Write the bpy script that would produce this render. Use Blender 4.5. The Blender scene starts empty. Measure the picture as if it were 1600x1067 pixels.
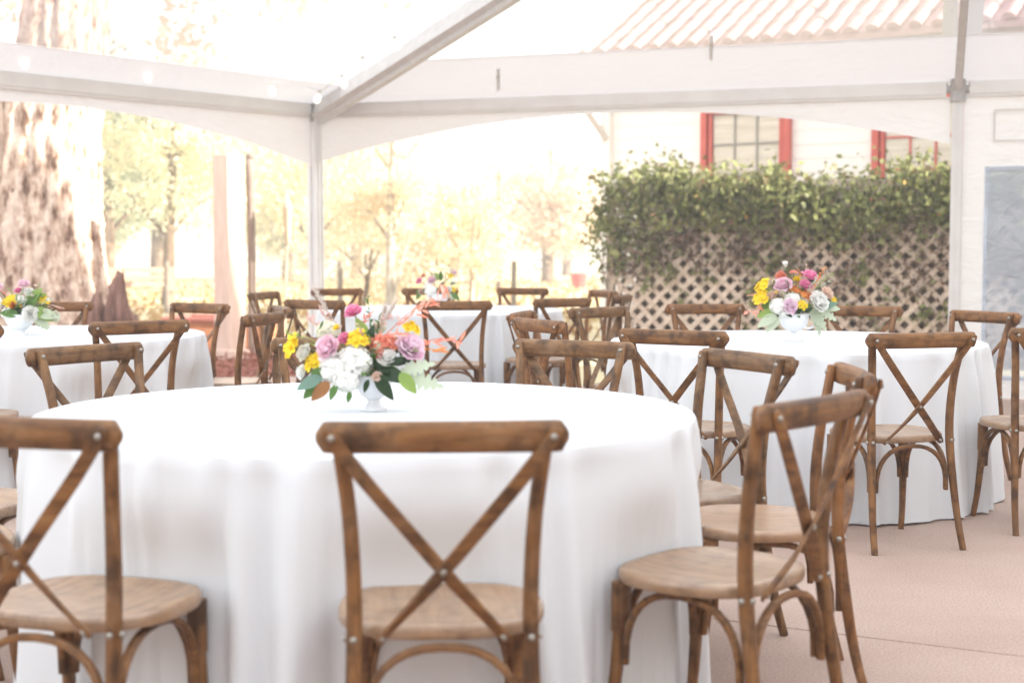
import bpy, bmesh, math, random
import numpy as np
from mathutils import Vector, Matrix
R = math.radians
random.seed(7)
S = bpy.context.scene
COL = S.collection

# ------------------------------------------------------------------ camera
cam = bpy.data.cameras.new('camera'); CAM = bpy.data.objects.new('camera', cam); COL.objects.link(CAM)
CAM.location = (0, 0, 1.2083); CAM.rotation_euler = (R(90 - 3.604), 0, 0)
cam.lens = 51.5; cam.sensor_width = 36; cam.clip_start = .05; cam.clip_end = 1500
cam.dof.use_dof = True; cam.dof.focus_distance = 5.7; cam.dof.aperture_fstop = 2.7
S.camera = CAM
# ------------------------------------------------------------------ sky, sun, exposure
SUN = Vector((.95, -.28, math.tan(R(25)) * .98)).normalized()
EL = math.asin(SUN.z)
AZ = math.atan2(SUN.x, SUN.y)
W = bpy.data.worlds.new('World'); S.world = W; W.use_nodes = True
nt = W.node_tree; nt.nodes.clear()
sky = nt.nodes.new('ShaderNodeTexSky'); sky.sky_type = 'NISHITA'; sky.sun_disc = False
sky.sun_elevation = EL; sky.sun_rotation = AZ; sky.air_density = 1.0; sky.dust_density = 1.6; sky.ozone_density = 1.0
hsv = nt.nodes.new('ShaderNodeHueSaturation'); hsv.inputs['Saturation'].default_value = .42; hsv.inputs['Hue'].default_value = .475
bg = nt.nodes.new('ShaderNodeBackground'); bg.inputs['Strength'].default_value = .15
out = nt.nodes.new('ShaderNodeOutputWorld')
nt.links.new(sky.outputs[0], hsv.inputs['Color']); hz_ = nt.nodes.new('ShaderNodeMix'); hz_.data_type = 'RGBA'; hz_.inputs[0].default_value = .55; hz_.inputs[7].default_value = (5.2, 5.3, 5.5, 1)   # thin even high cloud
nt.links.new(hsv.outputs[0], hz_.inputs[6]); nt.links.new(hz_.outputs[2], bg.inputs[0]); nt.links.new(bg.outputs[0], out.inputs[0])
sl = bpy.data.lights.new('sun', 'SUN'); sl.energy = 5.0; sl.angle = R(.6); sl.color = (1, .93, .82)
SO = bpy.data.objects.new('sun', sl); COL.objects.link(SO); SO.rotation_euler = SUN.to_track_quat('Z', 'Y').to_euler()
vs = S.view_settings; vs.view_transform = 'Standard'; vs.look = 'None'; vs.gamma = 1; vs.exposure = 2.1
S.render.engine = 'CYCLES'
cy = S.cycles; cy.use_denoising = True; cy.max_bounces = 8; cy.diffuse_bounces = 4; cy.glossy_bounces = 3
cy.transmission_bounces = 4; cy.transparent_max_bounces = 12; cy.caustics_reflective = False; cy.caustics_refractive = False
cy.sample_clamp_indirect = 6

# ------------------------------------------------------------------ materials
def new_mat(name):
    m = bpy.data.materials.new(name); m.use_nodes = True; t = m.node_tree; t.nodes.clear()
    return m, t, t.nodes.new('ShaderNodeOutputMaterial')
def N(t, k, **kw):
    n = t.nodes.new(k)
    for a, b in kw.items():
        if a in n.inputs.keys(): n.inputs[a].default_value = b
        else: setattr(n, a, b)
    return n
def ramp(t, fac, stops):
    r = t.nodes.new('ShaderNodeValToRGB'); cr = r.color_ramp
    while len(cr.elements) > 1: cr.elements.remove(cr.elements[-1])
    cr.elements[0].position = stops[0][0]; cr.elements[0].color = (*stops[0][1], 1)
    for p, c in stops[1:]:
        e = cr.elements.new(p); e.color = (*c, 1)
    t.links.new(fac, r.inputs[0]); return r
def surf(name, stops, scale=5, stretch=(1, 1, 1), rough=.6, bump=.2, bscale=None, detail=6, spec=.4, obj=True, rvar=0, bdist=.01, coat=0):
    m, t, o = new_mat(name)
    tc = N(t, 'ShaderNodeTexCoord'); mp = N(t, 'ShaderNodeMapping'); mp.inputs['Scale'].default_value = stretch
    t.links.new(tc.outputs['Object' if obj else 'Generated'], mp.inputs[0])
    nz = N(t, 'ShaderNodeTexNoise', Scale=scale, Detail=detail, Roughness=.6); t.links.new(mp.outputs[0], nz.inputs['Vector'])
    cr = ramp(t, nz.outputs[0], stops)
    p = N(t, 'ShaderNodeBsdfPrincipled', Roughness=rough); p.inputs['Specular IOR Level'].default_value = spec
    p.inputs['Coat Weight'].default_value = coat; p.inputs['Coat Roughness'].default_value = .3
    t.links.new(cr.outputs[0], p.inputs['Base Color'])
    if rvar:
        mr = N(t, 'ShaderNodeMapRange'); mr.inputs['To Min'].default_value = rough - rvar; mr.inputs['To Max'].default_value = rough + rvar
        t.links.new(nz.outputs[0], mr.inputs[0]); t.links.new(mr.outputs[0], p.inputs['Roughness'])
    if bump:
        n2 = N(t, 'ShaderNodeTexNoise', Scale=bscale or scale * 3, Detail=4); t.links.new(mp.outputs[0], n2.inputs['Vector'])
        b = N(t, 'ShaderNodeBump', Strength=bump, Distance=bdist); t.links.new(n2.outputs[0], b.inputs['Height']); t.links.new(b.outputs[0], p.inputs['Normal'])
    t.links.new(p.outputs[0], o.inputs[0])
    m['_p'] = p.name
    return m
def wood_mat(name, along, coat=0., dust=.30, dcol=(.33, .22, .135), stops=None):
    """stained, worn oak; grain runs along one chair axis; each chair's tint is in the object colour"""
    m, t, o = new_mat(name)
    st = [26, 26, 26]; st['xyz'.index(along)] = 2.2
    tc = N(t, 'ShaderNodeTexCoord'); oi = N(t, 'ShaderNodeObjectInfo')
    mp = N(t, 'ShaderNodeMapping'); mp.inputs['Scale'].default_value = st
    ad = N(t, 'ShaderNodeVectorMath', operation='ADD'); sc = N(t, 'ShaderNodeVectorMath', operation='SCALE'); 
    cmb = N(t, 'ShaderNodeCombineXYZ')
    for i in range(3): t.links.new(oi.outputs['Random'], cmb.inputs[i])
    t.links.new(cmb.outputs[0], sc.inputs[0]); sc.inputs['Scale'].default_value = 37
    t.links.new(tc.outputs['Object'], mp.inputs[0]); t.links.new(mp.outputs[0], ad.inputs[0]); t.links.new(sc.outputs[0], ad.inputs[1])
    g = N(t, 'ShaderNodeTexNoise', Scale=1.6, Detail=7, Roughness=.62, Distortion=.6); t.links.new(ad.outputs[0], g.inputs['Vector'])
    cr = ramp(t, g.outputs[0], stops or [(.25, (.055, .021, .007)), (.45, (.142, .060, .018)), (.6, (.215, .097, .030)), (.8, (.30, .155, .060))])
    # broad worn, dusty patches; on seats paler to mimic sheen
    ad2 = N(t, 'ShaderNodeVectorMath', operation='ADD'); t.links.new(tc.outputs['Object'], ad2.inputs[0]); t.links.new(sc.outputs[0], ad2.inputs[1])
    pz = N(t, 'ShaderNodeTexNoise', Scale=9, Detail=5, Roughness=.7); t.links.new(ad2.outputs[0], pz.inputs['Vector'])
    pr = ramp(t, pz.outputs[0], [((.46 if coat == 0 else .36), (0, 0, 0)), ((.72 if coat == 0 else .62), (dust, dust, dust))])
    mx = N(t, 'ShaderNodeMix', data_type='RGBA'); t.links.new(pr.outputs[0], mx.inputs['Factor']); t.links.new(cr.outputs[0], mx.inputs[6]); mx.inputs[7].default_value = (*dcol, 1)
    # dark knocks and mottling
    kz = N(t, 'ShaderNodeTexNoise', Scale=16, Detail=3, Roughness=.6); t.links.new(ad2.outputs[0], kz.inputs['Vector'])
    kr_ = ramp(t, kz.outputs[0], [(.34, (.42, .40, .40)), (.5, (1, 1, 1)), (.7, (1.12, 1.12, 1.1))])
    mk = N(t, 'ShaderNodeMix', data_type='RGBA', blend_type='MULTIPLY'); mk.inputs['Factor'].default_value = 1 if coat == 0 else .45
    t.links.new(mx.outputs[2], mk.inputs[6]); t.links.new(kr_.outputs[0], mk.inputs[7])
    ml = N(t, 'ShaderNodeMix', data_type='RGBA', blend_type='MULTIPLY'); ml.inputs['Factor'].default_value = 1
    t.links.new(mk.outputs[2], ml.inputs[6]); t.links.new(oi.outputs['Color'], ml.inputs[7])
    p = N(t, 'ShaderNodeBsdfPrincipled', Roughness=.42); p.inputs['Specular IOR Level'].default_value = .35; t.links.new(ml.outputs[2], p.inputs['Base Color'])
    mr = N(t, 'ShaderNodeMapRange'); mr.inputs['To Min'].default_value = .34; mr.inputs['To Max'].default_value = .62
    t.links.new(pz.outputs[0], mr.inputs[0]); t.links.new(mr.outputs[0], p.inputs['Roughness'])
    p.inputs['Coat Weight'].default_value = coat; p.inputs['Coat Roughness'].default_value = .26; p.inputs['Coat IOR'].default_value = 1.85
    b = N(t, 'ShaderNodeBump', Strength=.35, Distance=.0012); t.links.new(g.outputs[0], b.inputs['Height']); t.links.new(b.outputs[0], p.inputs['Normal'])
    t.links.new(p.outputs[0], o.inputs[0]); return m
def leaf_mat(name, cols, trans=.35, rough=.5, spec=.4):
    """leaves: each leaf takes its own colour; part of the light comes through"""
    m, t, o = new_mat(name)
    ge = N(t, 'ShaderNodeNewGeometry')
    cr = ramp(t, ge.outputs['Random Per Island'], [(i / max(1, len(cols) - 1), c) for i, c in enumerate(cols)])
    p = N(t, 'ShaderNodeBsdfPrincipled', Roughness=rough); p.inputs['Specular IOR Level'].default_value = spec
    tr = N(t, 'ShaderNodeBsdfTranslucent'); mx = N(t, 'ShaderNodeMixShader'); mx.inputs[0].default_value = trans
    t.links.new(cr.outputs[0], p.inputs['Base Color']); t.links.new(cr.outputs[0], tr.inputs[0])
    t.links.new(p.outputs[0], mx.inputs[1]); t.links.new(tr.outputs[0], mx.inputs[2]); t.links.new(mx.outputs[0], o.inputs[0]); return m
def fabric_mat(name, col, trans=.25, rough=.8, wscale=350, bump=.12, wr=0):
    m, t, o = new_mat(name)
    tc = N(t, 'ShaderNodeTexCoord')
    nz = N(t, 'ShaderNodeTexNoise', Scale=wscale, Detail=2); t.links.new(tc.outputs['Object'], nz.inputs['Vector'])
    b = N(t, 'ShaderNodeBump', Strength=bump, Distance=.001); t.links.new(nz.outputs[0], b.inputs['Height'])
    last = b
    if wr:
        mp = N(t, 'ShaderNodeMapping'); mp.inputs['Scale'].default_value = (1.2, 1.2, 3.5); mp.inputs['Rotation'].default_value = (0, .6, .4)
        t.links.new(tc.outputs['Object'], mp.inputs[0])
        n2 = N(t, 'ShaderNodeTexNoise', Scale=2.2, Detail=3, Distortion=1.2); t.links.new(mp.outputs[0], n2.inputs['Vector'])
        b2 = N(t, 'ShaderNodeBump', Strength=wr, Distance=.05); t.links.new(n2.outputs[0], b2.inputs['Height']); t.links.new(b.outputs[0], b2.inputs['Normal']); last = b2
    p = N(t, 'ShaderNodeBsdfPrincipled', Roughness=rough); p.inputs['Base Color'].default_value = (*col, 1); p.inputs['Specular IOR Level'].default_value = .25
    tr = N(t, 'ShaderNodeBsdfTranslucent'); tr.inputs[0].default_value = (*col, 1)
    mx = N(t, 'ShaderNodeMixShader'); mx.inputs[0].default_value = trans
    t.links.new(last.outputs[0], p.inputs['Normal']); t.links.new(p.outputs[0], mx.inputs[1]); t.links.new(tr.outputs[0], mx.inputs[2]); t.links.new(mx.outputs[0], o.inputs[0]); return m
def vinyl_mat(name, clear=.8, tint=(.95, .96, .97), milk=(.7, .72, .75), bump=.3, bscale=1.6, gloss=.5):
    """clear PVC sheet: mostly see-through, a little milky, with a wavy gloss"""
    m, t, o = new_mat(name)
    tc = N(t, 'ShaderNodeTexCoord'); mp = N(t, 'ShaderNodeMapping'); mp.inputs['Scale'].default_value = (1, 1, 2.2)
    t.links.new(tc.outputs['Object'], mp.inputs[0])
    nz = N(t, 'ShaderNodeTexNoise', Scale=bscale, Detail=4, Distortion=1.0); t.links.new(mp.outputs[0], nz.inputs['Vector'])
    b = N(t, 'ShaderNodeBump', Strength=bump, Distance=.06); t.links.new(nz.outputs[0], b.inputs['Height'])
    tp = N(t, 'ShaderNodeBsdfTransparent'); tp.inputs[0].default_value = (*tint, 1)
    df = N(t, 'ShaderNodeBsdfDiffuse'); df.inputs[0].default_value = (*milk, 1); t.links.new(b.outputs[0], df.inputs['Normal'])
    tl = N(t, 'ShaderNodeBsdfTranslucent'); tl.inputs[0].default_value = (*milk, 1); t.links.new(b.outputs[0], tl.inputs['Normal'])
    m0 = N(t, 'ShaderNodeMixShader'); m0.inputs[0].default_value = .5; t.links.new(df.outputs[0], m0.inputs[1]); t.links.new(tl.outputs[0], m0.inputs[2])
    m1 = N(t, 'ShaderNodeMixShader'); m1.inputs[0].default_value = clear; t.links.new(m0.outputs[0], m1.inputs[1]); t.links.new(tp.outputs[0], m1.inputs[2])
    gl = N(t, 'ShaderNodeBsdfGlossy', Roughness=.12); t.links.new(b.outputs[0], gl.inputs['Normal'])
    fr = N(t, 'ShaderNodeFresnel', IOR=1.45); t.links.new(b.outputs[0], fr.inputs['Normal'])
    mm = N(t, 'ShaderNodeMath', operation='MULTIPLY'); mm.inputs[1].default_value = gloss; t.links.new(fr.outputs[0], mm.inputs[0])
    m2 = N(t, 'ShaderNodeMixShader'); t.links.new(mm.outputs[0], m2.inputs[0]); t.links.new(m1.outputs[0], m2.inputs[1]); t.links.new(gl.outputs[0], m2.inputs[2])
    t.links.new(m2.outputs[0], o.inputs[0]); return m

M = {}
for a in 'xyz': M['wood_' + a] = wood_mat('chair_wood_' + a, a)
M['wood_seat'] = wood_mat('chair_seat_wood', 'y', .6, .55, (.36, .25, .165), [(.25, (.13, .062, .026)), (.45, (.25, .135, .062)), (.6, (.33, .19, .095)), (.8, (.42, .27, .155))])  # paler grain and patches stand in for sheen on the seats
M['bolt'] = surf('bolt_steel', [(.3, (.24, .22, .19)), (.7, (.38, .36, .32))], 60, rough=.4, bump=0); M['bolt'].node_tree.nodes[M['bolt']['_p']].inputs['Metallic'].default_value = .9
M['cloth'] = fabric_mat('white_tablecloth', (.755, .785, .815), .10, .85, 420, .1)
M['glass_white'] = surf('milk_glass', [(.3, (.74, .76, .79)), (.7, (.80, .81, .83))], 8, rough=.16, bump=0, spec=.6)
M['concrete'] = None
M['alu'] = surf('pale_aluminium', [(.3, (.58, .56, .54)), (.7, (.70, .68, .66))], 12, rough=.45, bump=.05, spec=.5)
M['alu_dark'] = surf('grey_fitting', [(.3, (.38, .37, .36)), (.7, (.50, .49, .48))], 30, rough=.4, bump=.05)
M['white_alu'] = surf('white_beam', [(.3, (.74, .72, .70)), (.7, (.80, .79, .77))], 5, rough=.4, bump=.04)
M['vinyl_white'] = fabric_mat('white_tent_vinyl', (.82, .815, .815), .26, .5, 60, .05, wr=.5)
M['vinyl_clear'] = vinyl_mat('clear_roof_vinyl', .70, (.98, .98, .98), (.8, .8, .8), .25, 1.2, .35)
M['vinyl_window'] = vinyl_mat('clear_wall_vinyl', .42, (.82, .88, .98), (.50, .56, .67), .9, 3.0, 1.6)  # blue-grey of reflected sky put into tint and milk
M['bark'] = surf('old_bark', [(.36, (.16, .09, .06)), (.46, (.46, .32, .24)), (.6, (.70, .58, .47))], 7, (1.5, 1.5, .55), .9, 1.0, 7, 8, .1, bdist=.08)
M['bark_pale'] = surf('pale_bark', [(.35, (.30, .25, .19)), (.65, (.62, .56, .47))], 6, (2, 2, .5), .85, .6, 12, 6, .1, bdist=.03)
M['bark_mid'] = surf('brown_bark', [(.35, (.09, .06, .04)), (.65, (.26, .19, .13))], 6, (2, 2, .5), .9, .6, 12, 6, .1, bdist=.03)
M['stump'] = surf('weathered_stump', [(.3, (.07, .035, .028)), (.5, (.24, .13, .10)), (.7, (.42, .26, .21))], 4, (3, 3, .6), .85, .9, 9, 8, .15, bdist=.05)
M['post'] = surf('rough_cedar', [(.3, (.62, .45, .36)), (.7, (.74, .58, .49))], 5, (6, 6, .8), .85, .3, 14, spec=.15)
M['pole'] = surf('grey_pole', [(.3, (.16, .12, .10)), (.7, (.30, .24, .20))], 6, (4, 4, .7), .8, .3, spec=.2)
M['bamboo'] = surf('bamboo', [(.3, (.42, .33, .22)), (.7, (.56, .46, .33))], 9, (3, 3, 1), .6, .2)
M['planter'] = surf('planter_board', [(.3, (.30, .12, .065)), (.6, (.44, .21, .10)), (.8, (.5, .29, .16))], 5, (1, 6, 6), .8, .3, spec=.2)
M['planter_cap'] = surf('planter_cap', [(.3, (.26, .09, .07)), (.7, (.36, .15, .12))], 6, (1, 6, 6), .8, .3, spec=.2)
M['mulch'] = leaf_mat('red_mulch', [(.16, .05, .035), (.34, .13, .09), (.24, .08, .06), (.42, .21, .15)], .0, .9, .1)
M['mulch_base'] = surf('mulch_soil', [(.3, (.14, .05, .035)), (.7, (.34, .14, .10))], 9, rough=.95, bump=.8, bdist=.04, spec=.05)
M['lawn'] = surf('dry_lawn', [(.3, (.42, .36, .22)), (.5, (.52, .45, .29)), (.7, (.60, .52, .37))], .7, rough=.95, bump=.5, bscale=30, bdist=.03, spec=.05)
M['litter'] = leaf_mat('leaf_litter', [(.40, .25, .09), (.5, .36, .16), (.36, .19, .08), (.46, .40, .16)], .2, .8, .1)
M['lattice'] = surf('lattice_wood', [(.3, (.40, .30, .25)), (.5, (.54, .43, .36)), (.7, (.64, .53, .46))], 4, (3, 3, 3), .85, .4, 16, spec=.12)
M['vine'] = leaf_mat('vine_leaves', [(.09, .10, .03), (.16, .175, .052), (.26, .275, .095), (.18, .20, .065), (.35, .35, .16), (.13, .135, .05), (.23, .17, .085)], .3, .55, .25)
M['vine_dry'] = leaf_mat('dry_vine', [(.15, .09, .06), (.24, .15, .11), (.10, .06, .042), (.31, .21, .16)], .1, .85, .1)
M['vine_red'] = leaf_mat('vine_blossom', [(.55, .12, .07), (.6, .25, .16), (.6, .35, .1)], .3, .6, .2)
M['siding'] = surf('cream_siding', [(.3, (.84, .79, .72)), (.7, (.87, .82, .755))], 2, (1, 1, 1), .7, .1, 30, spec=.25)
M['red_trim'] = surf('red_trim', [(.3, (.50, .085, .06)), (.7, (.58, .12, .085))], 5, rough=.45, bump=.1, spec=.4)
M['muntin_dark'] = surf('grey_muntin', [(.3, (.26, .23, .19)), (.7, (.32, .29, .25))], 5, rough=.5, bump=0)
M['pane'] = surf('window_pane', [(.35, (.50, .43, .33)), (.65, (.66, .59, .47))], 1.2, (1, 1, 14), rough=.08, bump=.1, bscale=1.5, spec=.6, bdist=.02)
M['roof_tile'] = surf('pink_clay_tile', [(.3, (.54, .32, .30)), (.6, (.62, .41, .39)), (.8, (.68, .49, .47))], 3, (1, 1, 1), .8, .3, 14, spec=.15)
M['soffit'] = surf('cream_soffit', [(.3, (.56, .49, .40)), (.7, (.62, .55, .46))], 3, rough=.8, bump=0)
M['bulb'] = surf('frosted_bulb', [(.3, (.80, .79, .76)), (.7, (.82, .81, .79))], 4, rough=.2, bump=0, spec=.5)
_b = M['bulb'].node_tree.nodes[M['bulb']['_p']]; _b.inputs['Emission Color'].default_value = (1, .93, .80, 1); _b.inputs['Emission Strength'].default_value = .3   # the string is switched on
M['cord'] = surf('white_cord', [(.3, (.62, .60, .57)), (.7, (.68, .66, .62))], 4, rough=.6, bump=0)
M['car'] = surf('white_car_paint', [(.3, (.70, .70, .70)), (.7, (.74, .74, .74))], 1, rough=.25, bump=0, spec=.6)
M['car_glass'] = surf('car_glass', [(.3, (.10, .11, .12)), (.7, (.14, .15, .16))], 1, rough=.1, bump=0, spec=.7)
M['tyre'] = surf('tyre', [(.3, (.05, .05, .05)), (.7, (.08, .08, .08))], 9, rough=.8, bump=0)
M['red_box'] = surf('red_plastic', [(.3, (.50, .07, .06)), (.7, (.56, .10, .08))], 4, rough=.4, bump=0)
M['fence'] = surf('fence_wood', [(.3, (.15, .12, .09)), (.7, (.28, .23, .18))], 6, (5, 5, 1), .9, .3)
M['bench'] = surf('bench_wood', [(.3, (.36, .24, .16)), (.7, (.48, .35, .25))], 6, (1, 5, 5), .85, .3)
# terracotta concrete
def concrete():
    m, t, o = new_mat('terracotta_concrete')
    tc = N(t, 'ShaderNodeTexCoord')
    a = N(t, 'ShaderNodeTexNoise', Scale=130, Detail=3, Roughness=.7); b_ = N(t, 'ShaderNodeTexNoise', Scale=1.1, Detail=6, Roughness=.6); c = N(t, 'ShaderNodeTexNoise', Scale=420, Detail=2)
    for x in (a, b_, c): t.links.new(tc.outputs['Object'], x.inputs['Vector'])
    r1 = ramp(t, b_.outputs[0], [(.3, (.375, .262, .215)), (.5, (.415, .302, .252)), (.72, (.46, .345, .295))])
    r2 = ramp(t, a.outputs[0], [(.3, (.60, .58, .57)), (.48, (1, 1, 1)), (.75, (1.22, 1.22, 1.2))])
    ml = N(t, 'ShaderNodeMix', data_type='RGBA', blend_type='MULTIPLY'); ml.inputs['Factor'].default_value = 1
    t.links.new(r1.outputs[0], ml.inputs[6]); t.links.new(r2.outputs[0], ml.inputs[7])
    p = N(t, 'ShaderNodeBsdfPrincipled', Roughness=.75); p.inputs['Specular IOR Level'].default_value = .3; t.links.new(ml.outputs[2], p.inputs['Base Color'])
    bb = N(t, 'ShaderNodeBump', Strength=.4, Distance=.002); t.links.new(c.outputs[0], bb.inputs['Height']); t.links.new(bb.outputs[0], p.inputs['Normal'])
    t.links.new(p.outputs[0], o.inputs[0]); return m
M['concrete'] = concrete()
M['joint'] = surf('joint_dirt', [(.3, (.10, .06, .045)), (.7, (.17, .10, .08))], 20, rough=1, bump=.2, spec=.05)

# ------------------------------------------------------------------ mesh helpers
class MB:
    def __init__(s): s.v = []; s.f = []
    def add(s, vs, fs):
        b = len(s.v); s.v += [tuple(v) for v in vs]; s.f += [tuple(i + b for i in f) for f in fs]; return s
    def box(s, c, d, rot=None, bev=0):
        x, y, z = d[0] / 2, d[1] / 2, d[2] / 2
        vs = [Vector((i, j, k)) for i in (-x, x) for j in (-y, y) for k in (-z, z)]
        if rot is not None: vs = [rot @ v for v in vs]
        return s.add([v + Vector(c) for v in vs], [(0, 1, 3, 2), (4, 6, 7, 5), (0, 4, 5, 1), (2, 3, 7, 6), (0, 2, 6, 4), (1, 5, 7, 3)])
    def bar(s, a, b, w, h, up=(0, 0, 1)):
        a, b = Vector(a), Vector(b); d = (b - a); L = d.length; d.normalize()
        u = Vector(up); x = d.cross(u); 
        if x.length < 1e-4: x = d.cross(Vector((1, 0, 0)))
        x.normalize(); u = x.cross(d)
        return s.box((a + b) / 2, (L, w, h), Matrix((d, -x, u)).transposed())
    def sweep(s, pts, rad, seg=10, ref=(1, 0, 0), power=2.0, cap=True, sub=0):
        """rounded section swept along pts; rad = one (a, b) for each point; a lies along ref"""
        P = [Vector(p) for p in pts]; rr = [r if isinstance(r, (tuple, list)) else (r, r) for r in rad]
        if sub: P, rr = smooth_path(P, rr, sub)
        n = len(P); rings = []
        for i, p in enumerate(P):
            d = (P[min(i + 1, n - 1)] - P[max(i - 1, 0)]).normalized()
            r_ = Vector(ref); a = r_ - d * r_.dot(d)
            if a.length < 1e-3: a = d.orthogonal()
            a.normalize(); b = d.cross(a)
            ring = []
            for k in range(seg):
                th = 2 * math.pi * (k + .5) / seg; c, sn = math.cos(th), math.sin(th)
                ca = math.copysign(abs(c) ** (2 / power), c); sa = math.copysign(abs(sn) ** (2 / power), sn)
                ring.append(p + a * (rr[i][0] * ca) + b * (rr[i][1] * sa))
            rings.append(ring)
        vs = [v for r in rings for v in r]; fs = []
        for i in range(n - 1):
            for k in range(seg):
                k2 = (k + 1) % seg; fs.append((i * seg + k, i * seg + k2, (i + 1) * seg + k2, (i + 1) * seg + k))
        if cap: fs += [tuple(reversed(range(seg))), tuple(range((n - 1) * seg, n * seg))]
        return s.add(vs, fs)
    def lathe(s, prof, seg=24, c=(0, 0, 0), flute=0, fn=8):
        vs = []; fs = []
        for r, z in prof:
            for k in range(seg):
                th = 2 * math.pi * k / seg; q = r * (1 + flute * math.cos(fn * th))
                vs.append((c[0] + q * math.cos(th), c[1] + q * math.sin(th), c[2] + z))
        for i in range(len(prof) - 1):
            for k in range(seg):
                k2 = (k + 1) % seg; fs.append((i * seg + k, i * seg + k2, (i + 1) * seg + k2, (i + 1) * seg + k))
        return s.add(vs, fs)
    def prism(s, poly, y0, y1):
        n = len(poly)
        vs = [(x, y0, z) for x, z in poly] + [(x, y1, z) for x, z in poly]
        fs = [tuple(range(n)), tuple(range(2 * n - 1, n - 1, -1))] + [(i, i + n, (i + 1) % n + n, (i + 1) % n) for i in range(n)]
        return s.add(vs, fs)
    def mesh(s, name, mat, smooth=False, angle=None):
        me = bpy.data.meshes.new(name); me.from_pydata(s.v, [], s.f); me.update()
        bm = bmesh.new(); bm.from_mesh(me); bmesh.ops.recalc_face_normals(bm, faces=bm.faces); bm.to_mesh(me); bm.free()
        if mat: me.materials.append(mat)
        if smooth:
            me.polygons.foreach_set('use_smooth', [True] * len(me.polygons))
            if angle: me.set_sharp_from_angle(angle=R(angle))
        return me
    def build(s, name, mat, parent=None, smooth=False, angle=None):
        return link(name, s.mesh(name, mat, smooth, angle), parent)
def smooth_path(P, rr, sub):
    Q = []; q = []
    n = len(P)
    for i in range(n - 1):
        p0, p1, p2, p3 = P[max(i - 1, 0)], P[i], P[i + 1], P[min(i + 2, n - 1)]
        for k in range(sub):
            t = k / sub
            Q.append(.5 * ((2 * p1) + (p2 - p0) * t + (2 * p0 - 5 * p1 + 4 * p2 - p3) * t * t + (3 * p1 - p0 - 3 * p2 + p3) * t ** 3))
            q.append((rr[i][0] * (1 - t) + rr[i + 1][0] * t, rr[i][1] * (1 - t) + rr[i + 1][1] * t))
    Q.append(P[-1]); q.append(rr[-1]); return Q, q
def link(name, me, parent=None):
    o = bpy.data.objects.new(name, me); COL.objects.link(o); o.parent = parent; return o
def tag(o, label=None, cat=None, group=None, kind=None):
    if label: o['label'] = label
    if cat: o['category'] = cat
    if group: o['group'] = group
    if kind: o['kind'] = kind
    return o
def thing(name, label, cat, loc=(0, 0, 0), rz=0, group=None):
    o = bpy.data.objects.new(name, None); COL.objects.link(o); o.location = loc; o.rotation_euler = (0, 0, rz); o.empty_display_size = .1
    return tag(o, label, cat, group)
def bevel(me, w, seg=2):
    bm = bmesh.new(); bm.from_mesh(me)
    bmesh.ops.bevel(bm, geom=list(bm.edges), offset=w, segments=seg, affect='EDGES', profile=.6); bm.to_mesh(me); bm.free(); return me
def np_mesh(name, V, F, mat, smooth=False):
    me = bpy.data.meshes.new(name)
    V = np.asarray(V, dtype=np.float32).reshape(-1, 3); F = np.asarray(F, dtype=np.int32); k = F.shape[1]
    me.vertices.add(len(V)); me.vertices.foreach_set('co', V.ravel())
    me.loops.add(F.size); me.loops.foreach_set('vertex_index', F.ravel())
    me.polygons.add(len(F)); me.polygons.foreach_set('loop_start', np.arange(0, F.size, k, dtype=np.int32)); 
    me.update(calc_edges=True); me.validate()
    if mat: me.materials.append(mat)
    if smooth: me.polygons.foreach_set('use_smooth', [True] * len(F))
    return me
def leaf_cloud(name, pos, size, rng, mat, aspect=.55, up=.0, fold=.25):
    """one folded leaf (two quads) at every position"""
    n = len(pos); pos = np.asarray(pos)
    sz = size * rng.uniform(.6, 1.25, n)
    d = rng.normal(size=(n, 3)); d[:, 2] -= up; d /= np.linalg.norm(d, axis=1)[:, None]
    r = rng.normal(size=(n, 3)); w = np.cross(d, r); w /= np.linalg.norm(w, axis=1)[:, None]; nn = np.cross(d, w)
    L = sz[:, None]; Wd = (sz * aspect / 2)[:, None]
    base = pos; tip = pos + d * L; mid1 = pos + d * L * .42
    a1 = mid1 + w * Wd + nn * Wd * fold; a2 = mid1 - w * Wd + nn * Wd * fold; m2 = pos + d * L * .62 - nn * Wd * .05
    V = np.stack([base, a1, tip, m2, a2], 1).reshape(-1, 3)
    i = np.arange(n)[:, None] * 5
    F = np.concatenate([i + np.array([[0, 1, 2, 3]]), i + np.array([[0, 3, 2, 4]])])
    return np_mesh(name, V, F, mat)

# ================================================================== SETTING
# ---- ground
g = MB()
gx = [-160, -120, -60, -30, -15, -8, 0, 8, 15, 30, 60, 120, 160]; gy = [-40, -20, 0, 10, 14, 20, 28, 40, 60, 90, 140, 200, 240]
for y in gy:
    for x in gx:
        z = -.06 + (0 if y < 22 else .05 * math.sin(x * .21) + .04 * math.sin(y * .3))
        g.v.append((x, y, z))
nx = len(gx)
g.f = [(j * nx + i, j * nx + i + 1, (j + 1) * nx + i + 1, (j + 1) * nx + i) for j in range(len(gy) - 1) for i in range(nx - 1)]
tag(g.build('ground', M['lawn'], smooth=True), kind='structure')

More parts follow.
